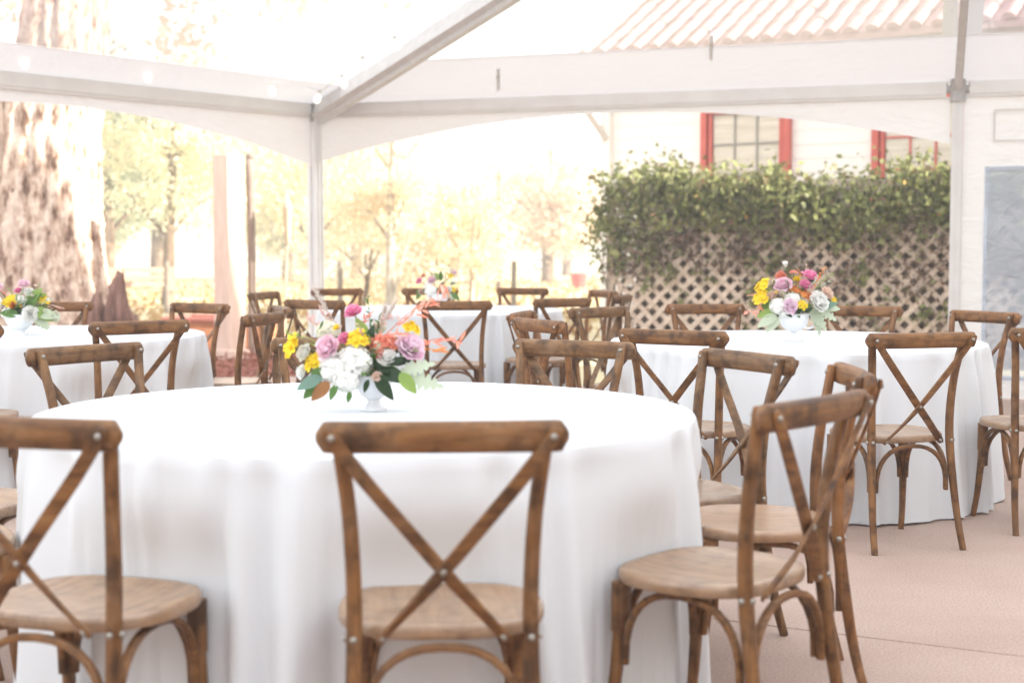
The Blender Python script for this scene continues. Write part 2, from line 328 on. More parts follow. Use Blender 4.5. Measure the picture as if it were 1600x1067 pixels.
# ---- patio: concrete panels with open joints between them
pa = R(-27.3); pe = Vector((math.cos(pa), math.sin(pa), 0)); pn = Vector((-pe.y, pe.x, 0))
J0 = Vector((.641, 4.747, 0))
SLAB = [Vector((-2.35, 13.95, 0)), Vector((-9.3, 1.0, 0)), Vector((-6.5, -7, 0)), Vector((9.5, -7, 0)), Vector((9.5, 10.05, 0))]
def clip_poly(poly, p, n):
    outp = []
    for i, a in enumerate(poly):
        b = poly[(i + 1) % len(poly)]; da = (a - p).dot(n); db = (b - p).dot(n)
        if da >= 0: outp.append(a)
        if da * db < 0: outp.append(a + (b - a) * (da / (da - db)))
    return outp
base = MB(); nb = len(SLAB)
base.add([(p.x, p.y, -.022) for p in SLAB] + [(p.x, p.y, -.2) for p in SLAB], [tuple(range(nb)), tuple(range(2 * nb - 1, nb - 1, -1))] + [(i, i + nb, (i + 1) % nb + nb, (i + 1) % nb) for i in range(nb)])
PATIO = tag(base.build('patio', M['joint']), kind='structure')
GAP = .0045
for i in range(-4, 5):
    for j in range(-6, 6):
        poly = SLAB[:]
        a0, a1 = -1.15 + i * 3.9, -1.15 + (i + 1) * 3.9; b0, b1 = j * 3.6, (j + 1) * 3.6
        for n_, off in ((pe, a0 + GAP), (-pe, -(a1 - GAP)), (pn, b0 + GAP), (-pn, -(b1 - GAP))):
            poly = clip_poly(poly, J0 + n_ * off, n_)
            if len(poly) < 3: break
        if len(poly) < 3: continue
        k = len(poly); mb = MB()
        c_ = sum(poly, Vector()) / k
        top = [c_ + (p - c_) * (1 - .004 / max(.01, (p - c_).length)) for p in poly]
        mb.add([(p.x, p.y, 0) for p in top] + [(p.x, p.y, -.004) for p in poly] + [(p.x, p.y, -.02) for p in poly],
               [tuple(range(k))] + [(q, (q + 1) % k, (q + 1) % k + k, q + k) for q in range(k)] + [(q + k, (q + 1) % k + k, (q + 1) % k + 2 * k, q + 2 * k) for q in range(k)])
        mb.build('concrete_panel', M['concrete'], PATIO)

# ---- mulch bed beyond the patio edge
rng = np.random.default_rng(3)
mb = MB(); mpoly = [(-2.3, 14.1), (-9.4, 1.1), (-13, 6), (-11, 20), (-3.2, 20.5), (-1.2, 15.2)]
mb.add([(x, y, -.03) for x, y in mpoly], [tuple(range(6))])
bed = tag(mb.build('mulch_bed', M['mulch_base']), kind='structure')
pts = []
while len(pts) < 7000:
    x, y = rng.uniform(-8, -1.2), rng.uniform(11, 20.4)
    # inside the visible wedge of the bed only, clear of the patio
    e = (Vector((-2.35, 13.95, 0)) - Vector((-9.3, 1.0, 0))); q = Vector((x + 9.3, y - 1.0, 0))
    if e.x * q.y - e.y * q.x < .25 or (y < 14.2 and x > -2.4) or (x > -3.2 + (20.5 - y) * .38): continue
    pts.append((x, y, -.03 + rng.uniform(0, .035)))
me = leaf_cloud('mulch_chips', pts, .085, rng, M['mulch'], .35, 0, .1)
tag(link('mulch_chips', me), 'red bark mulch chips covering the bed beyond the patio', 'mulch', kind='stuff')
# leaf litter and rough grass on the sunny lawn
pts = np.stack([rng.uniform(-16, 8, 9000), 20.6 + 38 * rng.random(9000) ** 1.5, np.zeros(9000) - .03], 1)
tag(link('fallen_leaves', leaf_cloud('fallen_leaves', pts, .16, rng, M['litter'], .6, -.6, .2)), 'pale fallen leaves and dry grass on the sunny lawn', 'leaves', kind='stuff')

# ---- house
HA = R(-34); he = Vector((math.cos(HA), math.sin(HA), 0)); hn = Vector((-he.y, he.x, 0))   # hn points into the house
H0 = Vector((1.36, 20.5, 0)); HL, HD, HE = 9.5, 9.0, 4.08
HOUSE = thing('house', 'cream clapboard house with red window trim and pink tiled roof', 'house', H0, HA)
# local frame: x along wall, y into the house
wall = MB(); wall.prism([(0, -.1), (HL, -.1), (HL, HE), (0, HE)], .03, HD)
GP = math.tan(R(30))
wall.add([(0, .03, HE), (0, HD, HE), (0, HD / 2, HE + HD / 2 * GP - .25), (HL, .03, HE), (HL, HD, HE), (HL, HD / 2, HE + HD / 2 * GP - .25)], [(0, 1, 2), (5, 4, 3)])
wall.build('wall', M['siding'], HOUSE)
z = .05
while z < HE:
    mb = MB(); mb.prism([(0, z), (.001, z), (.001, z), (0, z)], 0, 0) if False else None
    mb = MB(); t_ = min(.185, HE - z)
    mb.add([(-.02, .012, z), (HL, .012, z), (HL, .026, z), (-.02, .026, z), (-.02, .020, z + t_), (HL, .020, z + t_), (HL, .029, z + t_), (-.02, .029, z + t_)],
           [(0, 1, 2, 3), (4, 7, 6, 5), (0, 4, 5, 1), (1, 5, 6, 2), (2, 6, 7, 3), (3, 7, 4, 0)])
    mb.build('siding_board', M['siding'], HOUSE); z += .178
MB().box((-.03, -.02, HE / 2), (.14, .12, HE)).build('corner_board', M['siding'], HOUSE)
def house_window(x0, x1, z0, z1, cols, rows, mm):
    w = x1 - x0
    fr = MB()
    for xx in (x0 - .02, x1 + .02): fr.box((xx, -.035, (z0 + z1) / 2), (.085, .10, z1 - z0 + .22))
    fr.box(((x0 + x1) / 2, -.033, z1 + .06), (w - .07, .09, .11)); fr.box(((x0 + x1) / 2, -.05, z0 - .06), (w - .07, .15, .09))
    f = fr.build('window', M['red_trim'], HOUSE)
    for xx in (x0 + .065, x1 - .065): MB().box((xx, -.026, (z0 + z1) / 2), (.05, .05, z1 - z0 - .02)).build('sash', M['red_trim'], f)
    xa, xb = x0 + .095, x1 - .095; cw = (xb - xa) / cols; rh = (z1 - z0) / rows
    for i in range(cols):
        for j in range(rows):
            MB().box((xa + cw * (i + .5), -.006 + .004 * ((i + j) % 2), z0 + rh * (j + .5)), (cw - .012, .02, rh - .012)).build('pane', M['pane'], f)
    for i in range(1, cols): MB().box((xa + cw * i, -.014, (z0 + z1) / 2), (.026, .034, z1 - z0)).build('muntin', mm, f)
    for j in range(1, rows): MB().box(((xa + xb) / 2, -.0165, z0 + rh * j), (xb - xa, .034, .026)).build('muntin', mm, f)
house_window(1.50, 2.64, 1.0, 2.98, 3, 5, M['muntin_dark'])
house_window(3.86, 5.0, 1.0, 2.98, 3, 5, M['red_trim'])
OV = .5; OVG = .22
slope = Vector((0, math.cos(R(30)), math.sin(R(30)))); LEN = (HD / 2 + OV) / math.cos(R(30))
e0 = Vector((-OVG, -OV, HE - OV * GP + .05))
deck = MB()
for sgn in (0, 1):
    y0 = -OV if sgn == 0 else HD + OV
    deck.add([(-OVG, y0, e0.z), (HL + OVG, y0, e0.z), (HL + OVG, HD / 2, HE + HD / 2 * GP + .05), (-OVG, HD / 2, HE + HD / 2 * GP + .05),
              (-OVG, y0, e0.z - .09), (HL + OVG, y0, e0.z - .09), (HL + OVG, HD / 2, HE + HD / 2 * GP - .04), (-OVG, HD / 2, HE + HD / 2 * GP - .04)],
             [(0, 1, 2, 3), (7, 6, 5, 4), (0, 4, 5, 1), (0, 3, 7, 4), (1, 5, 6, 2)])
roof = deck.build('roof', M['roof_tile'], HOUSE)
# barrel tile courses running up the slope; every tile laps the one below
nrm = Vector((0, -math.sin(R(30)), math.cos(R(30))))
def tile_mesh():
    mb = MB(); seg = 6; T = .46; rings = []
    for (u, lift, rr) in ((0, .012, .088), (T, .0, .080)):
        rings.append([Vector((rr * math.cos(math.pi * k / seg), 0, 0)) + slope * u + nrm * (lift + .075 * math.sin(math.pi * k / seg)) for k in range(seg + 1)])
    fs = [(k, k + 1, seg + 2 + k, seg + 1 + k) for k in range(seg)] + [tuple(range(seg + 1))]
    mb.add(rings[0] + rings[1], fs); return mb.mesh('roof_tile', M['roof_tile'], True, 40)
TM = tile_mesh()
ncol = 28; nrow = 9; k = 0
for i in range(ncol):
    for j in range(nrow):
        o = link('roof_tile', TM, roof); o.location = e0 + Vector((.12 + i * .27, 0, 0)) + slope * (j * .42 - .05) + nrm * .004 + Vector((random.uniform(-.012, .012), 0, random.uniform(0, .012)))
mb = MB()                                                         # the rest of the courses, joined
for i in range(45):
    for j in range(16):
        if (i < ncol and j < nrow): continue
        p = e0 + Vector((.12 + i * .27, 0, 0)) + slope * (j * .42 - .05) + nrm * .004
        if p.x > HL + OVG - .05 or p.y > HD / 2 - .2: continue
        mb.add([Vector(v.co) + p for v in TM.vertices], [tuple(f.vertices) for f in TM.polygons])
tag(mb.build('roof_tiles', M['roof_tile'], roof, True, 40), kind='stuff')
MB().bar((-.02, -.06, 2.72), (-.40, -.3, 3.35), .09, .09).build('knee_brace', M['soffit'], HOUSE)
# unseen block added right of the patio to keep sun off the tent
SHADE = thing('shade_block', 'unseen cream and stucco blocks added to shade the patio', 'house', (10.4, -10, 0))
ww = MB(); ww.prism([(0, -.1), (6.5, -.1), (6.5, 8.0), (0, 8.0)], 0, 20.6); ww.build('wall', M['siding'], SHADE)
wr = MB(); wr.prism([(-.5, 7.75), (3.25, 11.2), (7.0, 7.75), (7.0, 7.9), (3.25, 11.4), (-.5, 7.9)], -.5, 21.1); wr.build('roof', M['roof_tile'], SHADE)

hb = MB(); hb.prism([(-24.4, -.1), (-.02, -.1), (-.02, 3.6), (-24.4, 3.6)], 0, 5.5); hb.build('sky_block', surf('pale_stucco', [(.3, (.58, .56, .54)), (.7, (.66, .64, .62))], 4, rough=.9, bump=.3, spec=.1), SHADE)  # unseen hall added behind the camera to cut low sky light
hr = MB(); hr.prism([(-24.9, 3.55), (.2, 3.55), (.2, 3.75), (-24.9, 3.75)], -.5, 6.1); hr.build('sky_block_top', M['roof_tile'], SHADE)

# ---- lattice screen with vine
LA = R(-24); le = Vector((math.cos(LA), math.sin(LA), 0)); L0 = Vector((1.19, 17.5, -.05)); LL, LH = 6.6, 1.98
LAT = thing('lattice_screen', 'weathered diagonal wooden lattice screen below the house windows', 'lattice', L0, LA)
sp = .188; wd = .058; th = .009
def slat_clip(x0, sgn):
    # slat from (x0,0) rising at 45 degrees; clip to the panel
    a = (x0, 0.); b = (x0 + sgn * LH, LH)
    (xa, za), (xb, zb) = a, b
    def cut(x): return (x - x0) * sgn
    if xa < 0: xa, za = 0, cut(0)
    if xa > LL: xa, za = LL, cut(LL)
    if xb < 0: xb, zb = 0, cut(0)
    if xb > LL: xb, zb = LL, cut(LL)
    return (xa, za), (xb, zb)
for sgn, yy in ((1, -.014), (-1, 0.)):
    x0 = -LH if sgn > 0 else 0
    x1 = LL if sgn > 0 else LL + LH
    while x0 < x1:
        if sgn > 0 and x0 + LH > .05 or sgn < 0 and x0 - LH < LL - .05:
            a, b = slat_clip(x0, sgn)
            if abs(a[0] - b[0]) > .06:
                dd = random.uniform(-.002, .002)
                MB().bar((a[0], yy + dd * .4, a[1] + dd), (b[0], yy + dd * .4, b[1] - dd), th, wd, up=(0, 1, 0) if False else (0, 0, 1)).build('slat', M['lattice'], LAT)
        x0 += sp
for xx in (-.03, 2.2, 4.4, LL + .03): MB().box((xx, .05, LH / 2), (.09, .08, LH + .02)).build('post', M['lattice'], LAT)
for zz in (.05, LH): MB().box((LL / 2, .035, zz), (LL + .08, .05, .09)).build('rail', M['lattice'], LAT)
rng = np.random.default_rng(11)
VINE = thing('climbing_vine', 'dense dark green vine spilling over the top of the lattice screen', 'vine', L0, LA)
def bumpy(x): return .10 * np.sin(x * 1.9 + .4) + .07 * np.sin(x * 4.3) + .05 * np.sin(x * 9.1 + 2)
# heaps of leaves over the top rail, thinner towards the ground
cl = []
for _ in range(340):
    x = rng.uniform(-.12, LL); top = LH + .06 + .7 * bumpy(x) - .22 * max(0, .5 - x)
    u = rng.random() ** 1.6
    zc = top - u * (.56 + .16 * math.sin(x * 2.3 + 1) + .12 * math.sin(x * 5.1)) ; yc = -.10 + rng.normal() * .13 + (.25 * rng.random() if zc > LH - .1 else 0)
    cl.append((x, yc, zc, .13 if u < .6 else .10))
for _ in range(70):
    x = rng.uniform(.1, LL); cl.append((x, -.06, rng.uniform(.35, 1.25), .06))
for k in range(12): cl.append((-.12 + rng.normal() * .08, -.05, LH - .1 - k * .09, .07))
P = []
for (x, y, z, r) in cl:
    n_ = int(52 * (r / .13) ** 2) if z > .9 else 9
    P.append(np.array([x, y, z]) + rng.normal(size=(n_, 3)) * np.array([r, r * .8, r * .85]))
P = np.concatenate(P)
nl = len(P); sel = rng.random(nl)
for (lo, hi, sz_) in ((0, .5, .075), (.5, .82, .10), (.82, 1.01, .055)):
    link('foliage', leaf_cloud('foliage', P[(sel >= lo) & (sel < hi)], sz_, rng, M['vine'], .66, .45, .3), VINE)
# brown tangle hanging in front of the slats, and trailing shoots
PB = []
for _ in range(150):
    x = rng.uniform(.0, LL); z = LH - .45 - abs(rng.normal()) * (.30 + .30 * (math.sin(x * 1.7 + 2.2) > 0)); 
    if z < .2: continue
    PB.append(np.array([x, -.06, z]) + rng.normal(size=(22, 3)) * np.array([.10, .035, .09]))
link('dry_leaves', leaf_cloud('dry_leaves', np.concatenate(PB), .07, rng, M['vine_dry'], .55, .4, .3), VINE)
for k in range(26):
    x = rng.uniform(-.1, LL); z1 = LH - rng.uniform(.2, .5); n_ = int(rng.integers(5, 10)); q = [Vector((x, -.10, z1))]
    for j in range(n_): q.append(q[-1] + Vector((rng.normal() * .04, rng.normal() * .015, -rng.uniform(.05, .11))))
    mbs = MB().sweep(q, [.004] * len(q), 5); mbs.build('shoot', M['bark_mid'], VINE, True)
    PS = np.concatenate([np.array(v) + rng.normal(size=(5, 3)) * .03 for v in q]); link('foliage', leaf_cloud('foliage', PS, .07, rng, M['vine'], .66, .45, .3), VINE)
P2 = np.stack([rng.uniform(0, LL, 9000), rng.uniform(.06, .42, 9000), rng.uniform(0, LH, 9000)], 1)
link('dry_growth', leaf_cloud('dry_growth', P2, .11, rng, M['vine_dry'], .5, .3, .3), VINE)
P3 = P[rng.choice(len(P), 90, replace=False)] + np.array([0, -.08, .0])
link('blossoms', leaf_cloud('blossoms', P3, .05, rng, M['vine_red'], .8, 0, .2), VINE)
mb = MB()
for k in range(26):
    x = rng.uniform(.1, LL - .1); q = [(x, .03, 0)]
    for j in range(1, 8): q.append((q[-1][0] + rng.normal() * .10, rng.uniform(-.03, .12), j * LH / 7.5))
    mb.sweep(q, [.012] * 4 + [.008] * 4, 5)
mb.build('stem', M['bark_mid'], VINE, True)
MB().box((LL / 2 + .1, .62, LH / 2 - .1), (LL, .05, LH - .1)).build('shade_backing', surf('shade_brown', [(.3, (.22, .15, .11)), (.7, (.34, .245, .19))], 4, (5, 1, 1), .9, .3, spec=.1), LAT)  # added sheet; its brown stands in for shade behind the slats

# ================================================================== TENT
P0 = Vector((-1.816, 13.6, 2.475)); RP = Vector((3.549, 11.756, 2.475)); LP = Vector((-3.597, 10.386, 2.3946))
HIP = Vector((-.2273, 11.7067, 3.146))
rdir = (RP - P0).normalized(); ldir = (LP - P0).normalized(); hdir = (HIP - P0).normalized()
TENT = thing('frame_tent', 'white frame tent with clear vinyl roof and scalloped valance over the tables', 'tent', (P0.x, P0.y, 0))
TO = Vector((P0.x, P0.y, 0))
def tl(v): return Vector(v) - TO
def post_mesh(mb, p, z0, z1, w, ang):
    rot = Matrix.Rotation(ang, 3, 'Z')
    mb.box((p.x, p.y, (z0 + z1) / 2), (w * .72, w * .72, z1 - z0), rot)
    for k in range(4):
        r2 = rot @ Matrix.Rotation(k * math.pi / 2, 3, 'Z')
        c = r2 @ Vector((w * .42, w * .27, 0)); d = r2 @ Vector((w * .42, -w * .27, 0))
        for q in (c, d): mb.box((p.x + q.x, p.y + q.y, (z0 + z1) / 2 - .002 * k), (w * .16, w * .2, z1 - z0 - .01), r2)
ra = math.atan2(rdir.y, rdir.x); la = math.atan2(ldir.y, ldir.x)
RP2 = P0 + rdir * (5.673 + 5.2); LP2 = P0 + ldir * 6.4
for p, w in ((P0, .125), (RP, .085), (RP2, .085), (LP2, .1)):
    mb = MB(); post_mesh(mb, tl(p), 0, p.z - .02, w, ra); po = mb.build('post', M['white_alu'], TENT)  # white finish also stands in for sun on the corner post
    MB().box((tl(p).x, tl(p).y, .006), (.24, .24, .012), Matrix.Rotation(ra, 3, 'Z')).build('base_plate', M['alu_dark'], po)
def beam(a, b, h, w, name='eave_beam', mat=None):
    mb = MB(); mb.bar(tl(a), tl(b), w, h * .62); mb.bar(tl(a) + Vector((0, 0, h * .40)), tl(b) + Vector((0, 0, h * .40)), w * .66, h * .2); mb.bar(tl(a) - Vector((0, 0, h * .40)), tl(b) - Vector((0, 0, h * .40)), w * .66, h * .2)
    return mb.build(name, mat or M['white_alu'], TENT)
beam(P0 + rdir * .10, RP - rdir * .088, .125, .07); beam(RP + rdir * .088, RP2 - rdir * .1, .125, .07); beam(P0 + ldir * .10, LP2 - ldir * .1, .125, .07)
# corner and tee fittings
for p, n_ in ((P0, 'corner_fitting'), (RP, 'tee_fitting'), (RP2, 'tee_fitting'), (LP2, 'tee_fitting')):
    mb = MB(); c = tl(p); mb.sweep([c + Vector((0, 0, -.10)), c + Vector((0, 0, .08))], [.062, .062], 14)
    dirs = [rdir, -rdir] if p is not P0 else [rdir, ldir]
    if p is LP2: dirs = [-ldir, ldir]
    for d in dirs: mb.sweep([c, c + d * .13], [.034, .034], 10, ref=(0, 0, 1))
    f = mb.build(n_, M['alu_dark'], TENT, True, 40)
    for d in dirs: MB().sweep([c + d * .09 + Vector((0, 0, .03)), c + d * .09 + Vector((0, 0, .052))], [.012, .012], 8).build('bolt', M['bolt'], f)
# rafters
rafdir = (Vector((3.2842, 10.7665, 3.0134)) - RP).normalized()
hn_r = rdir.cross(hdir).normalized(); hn_l = ldir.cross(hdir).normalized()
if hn_r.z > 0: hn_r = -hn_r
if hn_l.z > 0: hn_l = -hn_l
ur = hn_r.cross(rdir).normalized(); ur = ur if ur.z > 0 else -ur     # up-slope in the right plane
ul = hn_l.cross(ldir).normalized(); ul = ul if ul.z > 0 else -ul
kr = rdir.dot(hdir) / ur.dot(hdir); kl = ldir.dot(hdir) / ul.dot(hdir)
def rafter(a, d, L, w, h, down):
    mb = MB(); a = tl(a) + d * .08 + down; b = a + d * L
    mb.bar(a, b, w, h, up=-hn_r); mb.bar(a - hn_r * h * .46 * 0 + Vector((0, 0, -h * .58)), b + Vector((0, 0, -h * .58)), w * .55, h * .22)
    return mb
rafter(P0, hdir, 7.4, .13, .17, Vector((0, 0, -.03))).build('hip_rafter', M['alu'], TENT)
for s_ in (0, 5.2): rafter(RP + rdir * s_, rafdir, 6.4, .062, .075, Vector((0, 0, .0))).build('rafter', M['alu'], TENT)
# roof border (white) and clear panels
def roof_sheet(o0, along, up, k, w0, w1, a_end, na, nw, name, mat, sag=.0, inset=0., seedv=0):
    V = []; F = []
    for j in range(nw + 1):
        w = w0 + (w1 - w0) * j / nw; a0 = w * k + inset
        for i in range(na + 1):
            a = a0 + (a_end - a0) * i / na
            s_ = sag * (math.sin(a * 2.3 + w * 3 + seedv) * .5 + math.sin(a * 5.1 - w * 4.2) * .3) * math.sin(math.pi * min(1, max(0, (j + .2) / (nw + .4))))
            V.append(tl(o0 + along * a + up * w) + Vector((0, 0, .06 + s_)))
    for j in range(nw):
        for i in range(na):
            q = j * (na + 1) + i; F.append((q, q + 1, q + na + 2, q + na + 1))
    mb = MB(); mb.add(V, F); return mb.build(name, mat, TENT, True)
BW = .62
roof_sheet(P0, rdir, ur, kr, -.02, BW, 10.9, 90, 8, 'roof_border', M['vinyl_white'], .014)
roof_sheet(P0, ldir, ul, kl, -.02, .47, 6.4, 60, 8, 'roof_border', M['vinyl_white'], .012, 0, 2)
roof_sheet(P0, rdir, ur, kr, BW - .03, 6.5, 10.9, 60, 30, 'clear_roof_panel', M['vinyl_clear'], .03).location.z = .004
roof_sheet(P0, ldir, ul, kl, .45, 6.0, 6.4, 40, 30, 'clear_roof_panel', M['vinyl_clear'], .03).location.z = .004
# white strips of vinyl beside each rafter
for s_ in (0, 5.2):
    for side in (-1, 1):
        a = tl(RP + rdir * s_) + rafdir * .62 + rdir * (side * .035) + Vector((0, 0, .066)); b = a + rafdir * 5.9; w_ = rdir * (side * .11)
        MB().add([a, b, b + w_, a + w_], [(0, 1, 2, 3)]).build('rafter_strip', M['vinyl_white'], TENT)
# webbing straps with buckles on the border
for p, kk in ((Vector((-.11, 12.70, 2.69)), .25), (Vector((1.57, 11.74, 2.70)), .13)):
    sd_ = (rafdir + rdir * kk).normalized()
    # project on to the border plane, just below it
    d = (p - P0).dot(hn_r); q = tl(p - hn_r * d) + hn_r * -.0 + Vector((0, 0, .03))
    st = MB().bar(q - sd_ * .20, q + sd_ * .13, .030, .004, up=-hn_r).build('strap', M['vinyl_white'], TENT)
    MB().bar(q + hn_r * .008, q + sd_ * .05 + hn_r * .008, .030, .010, up=-hn_r).build('buckle', M['cord'], st)
# scalloped valances
def valance(a, d, L, z0, dropf, n=70):
    V = []; F = []
    for i in range(n + 1):
        u = i / n; zb = z0(u); dr = dropf(u)
        for j in range(7):
            v = j / 6; w = .012 * math.sin(u * L * 6 + j * .4) * v
            V.append(tl(a + d * (L * u)) * Vector((1, 1, 0)) + Vector((-d.y * w, d.x * w, zb - dr * v)))
    for i in range(n):
        for j in range(6): q = i * 7 + j; F.append((q, q + 7, q + 8, q + 1))
    mb = MB(); mb.add(V, F); return mb.build('valance', M['vinyl_white'], TENT, True)
valance(P0 + rdir * .075, rdir, 5.673 - .13, lambda u: 2.415, lambda u: .04 + .345 * (2 * u - 1.02) ** 2)
valance(P0 + ldir * .075, ldir, 6.3, lambda u: 2.412 - .022 * 6.3 * u, lambda u: .08 + .36 * (2 * u - 1) ** 2)
# plastic pocket hanging on the valance near the corner
# side wall right of the tee post
def wall_sheet(s0, s1, z0, z1, name, mat, off=0., amp=.012, nx_=24, nz_=30):
    V = []; F = []
    for j in range(nz_ + 1):
        z = z0 + (z1 - z0) * j / nz_
        for i in range(nx_ + 1):
            s_ = s0 + (s1 - s0) * i / nx_
            w = off + amp * (math.sin(z * 7 + s_ * 3) + .7 * math.sin(z * 13 + s_ * 9 + 1) + .8 * math.sin(s_ * 11 + z * 2))
            p = tl(P0 + rdir * s_); V.append((p.x + rdir.y * w, p.y - rdir.x * w, z))
    for j in range(nz_):
        for i in range(nx_): q = j * (nx_ + 1) + i; F.append((q, q + 1, q + nx_ + 2, q + nx_ + 1))
    mb = MB(); mb.add(V, F); return mb.build(name, mat, TENT, True)
w0 = 5.673 + .045
wall_sheet(w0, w0 + .195, .02, 2.47, 'side_wall', M['vinyl_white'], 0, .006, 6, 60)
wall_sheet(w0 + .195, w0 + 4.9, 1.83, 2.47, 'side_wall', M['vinyl_white'], 0, .006, 40, 10)
wall_sheet(w0 + .195, w0 + 4.9, .02, .20, 'side_wall', M['vinyl_white'], 0, .006, 40, 6)
wall_sheet(w0 + .17, w0 + 4.9, .17, 1.86, 'window_panel', M['vinyl_window'], .012, .010, 90, 60)
for (a, b) in (((w0 + .235, 2.06), (w0 + .235, 2.30)), ((w0 + .235, 2.30), (w0 + 2.5, 2.30)), ((w0 + .235, 2.06), (w0 + 2.5, 2.06))):
    pa_ = tl(P0 + rdir * a[0]) + Vector((rdir.y * .032, -rdir.x * .032, 0)); pb_ = tl(P0 + rdir * b[0]) + Vector((rdir.y * .032, -rdir.x * .032, 0))
    MB().bar((pa_.x, pa_.y, a[1]), (pb_.x, pb_.y, b[1]), .004, .014, up=(rdir.y, -rdir.x, 0) if False else (0, 0, 1)).build('welt', M['cord'], TENT)

# string lights along the left border and up the hip
SL = thing('string_lights', 'string of round white bulbs along the left eave and hip rafter', 'string lights', (P0.x, P0.y, 0))
lights = [(-4.0, 9.2, 2.50), (-3.39, 10.25, 2.535), (-2.80, 11.35, 2.565), (-2.05, 12.55, 2.585), (-1.70, 13.05, 2.57), (-1.46, 12.70, 2.67), (-1.25, 12.40, 2.79), (-.95, 12.02, 2.90)]
cp = []
for i, p in enumerate(lights):
    cp.append(Vector(p) + Vector((0, 0, .035)))
    if i < len(lights) - 1: cp.append((Vector(p) + Vector(lights[i + 1])) / 2 + Vector((0, 0, .028 if i > 3 else .065)))
MB().sweep([tl(p) for p in cp], [.0035] * len(cp), 6, sub=4).build('cord', M['cord'], SL, True)
bm_ = MB().lathe([(.003, -.085), (.016, -.08), (.024, -.066), (.026, -.052), (.022, -.036), (.014, -.020), (.0125, -.012)], 14).mesh('bulb', M['bulb'], True)
sm_ = MB().lathe([(.001, .012), (.012, .012), (.0145, .004), (.0145, -.014), (.012, -.016)], 12).mesh('socket', M['cord'], True, 40)
for i, p in enumerate(lights):
    b = link('bulb', bm_, SL); b.location = tl(p) + Vector((0, 0, .02)); b.rotation_euler = (random.uniform(-.25, .25), random.uniform(-.35, .35), 0); b.scale = (1.25,) * 3
    link('socket', sm_, b)

# ================================================================== TREES AND GARDEN
def tree(name, label, loc, trunk_pts, trunk_r, limbs, clumps, leaf_n, leaf_s, bark, leaves, seed, group=None, cat='tree', spread=1.0, sub=4):
    """trunk_pts: path from the ground; limbs: list of (start index, end point, radius); clumps: (centre, radius) heaps of leaves"""
    rg = np.random.default_rng(seed)
    t = thing(name, label, cat, loc, 0, group)
    mb = MB(); mb.sweep(trunk_pts, trunk_r, 12, sub=sub)
    for (i, e, r) in limbs:
        a = Vector(trunk_pts[i]); b = Vector(e); m = (a + b) / 2 + Vector(rg.normal(size=3)) * .08 * (b - a).length
        mb.sweep([a, m, b], [r, r * .65, r * .25], 7, sub=3)
    mb.build('trunk', bark, t, True)
    P = []
    for (c, r) in clumps:
        n_ = int(leaf_n * r * r); q = rg.normal(size=(n_, 3)); q /= np.linalg.norm(q, axis=1)[:, None]
        P.append(np.array(c) + q * (r * rg.random((n_, 1)) ** .45) * np.array([1, 1, .8]) * spread)
    P = np.concatenate(P)
    link('crown', leaf_cloud('crown', P, leaf_s, rg, leaves, .6, .3, .25), t); return t
def crown_clumps(c, rad, n, r0, r1, seed):
    rg = np.random.default_rng(seed); o = []
    for _ in range(n):
        q = rg.normal(size=3); q /= np.linalg.norm(q); q *= rg.random() ** .4
        o.append(((c[0] + q[0] * rad[0], c[1] + q[1] * rad[1], c[2] + q[2] * rad[2]), rg.uniform(r0, r1)))
    return o
YG = leaf_mat('yellow_green_leaves', [(0.64, 0.62, 0.43), (0.72, 0.67, 0.45), (0.59, 0.59, 0.42), (0.76, 0.70, 0.49), (0.66, 0.63, 0.45)], .5, .6, .15)
YE = leaf_mat('yellow_leaves', [(0.76, 0.67, 0.47), (0.80, 0.70, 0.50), (0.73, 0.63, 0.46), (0.79, 0.72, 0.55), (0.74, 0.62, 0.47)], .5, .6, .15)
OR = leaf_mat('russet_leaves', [(0.71, 0.57, 0.42), (0.76, 0.61, 0.46), (0.68, 0.54, 0.42), (0.74, 0.64, 0.49), (0.66, 0.57, 0.42)], .45, .6, .15)
PE = leaf_mat('pale_autumn_leaves', [(0.75, 0.64, 0.47), (0.78, 0.68, 0.50), (0.73, 0.60, 0.44), (0.76, 0.70, 0.53)], .5, .6, .15)
GR = leaf_mat('evergreen_leaves', [(0.37, 0.39, 0.27), (0.40, 0.43, 0.28), (0.44, 0.46, 0.31), (0.35, 0.36, 0.26)], .3, .6, .2)

# the old tree at the left: two stems grown together, deep bark
t = thing('old_tree', 'massive old tree with rough sunlit bark standing beyond the left table', 'tree', (-5.55, 17.2, -.06))
mb = MB(); seg = 110
def bark_stem(pts, rads, seed):
    rg = np.random.default_rng(seed); ph = rg.uniform(0, 6.28, 9)
    P_, rr_ = smooth_path([Vector(p) for p in pts], [(r, r) for r in rads], 26)
    V = []; F = []
    for i, p in enumerate(P_):
        z = p.z
        for k in range(seg):
            th = 2 * math.pi * k / seg
            rid = .10 * abs(math.sin(th * 9 + ph[0] + 1.1 * math.sin(z * 1.7 + ph[1]) + .5 * math.sin(z * 4 + th * 2))) + .035 * math.sin(th * 5 + ph[2] + z * .8) + .03 * math.sin(th * 14 + z * 5 + ph[3]) * math.sin(z * 6.5 + th * 3) + rg.normal() * .012
            flare = .30 * math.exp(-max(z, 0) / .55) * (.5 + .5 * math.sin(th * 5 + ph[4]))
            r = rr_[i][0] * (1 + rid) + flare
            V.append((p.x + r * math.cos(th), p.y + r * math.sin(th), z))
    n = len(P_)
    for i in range(n - 1):
        for k in range(seg): F.append((i * seg + k, i * seg + (k + 1) % seg, (i + 1) * seg + (k + 1) % seg, (i + 1) * seg + k))
    mb.add(V, F)
bark_stem([(.08, 0, 0), (.06, 0, 1), (.12, 0, 2), (.22, .05, 3.2), (.5, .3, 5), (1.0, .8, 7)], [.74, .64, .56, .50, .42, .30], 5)
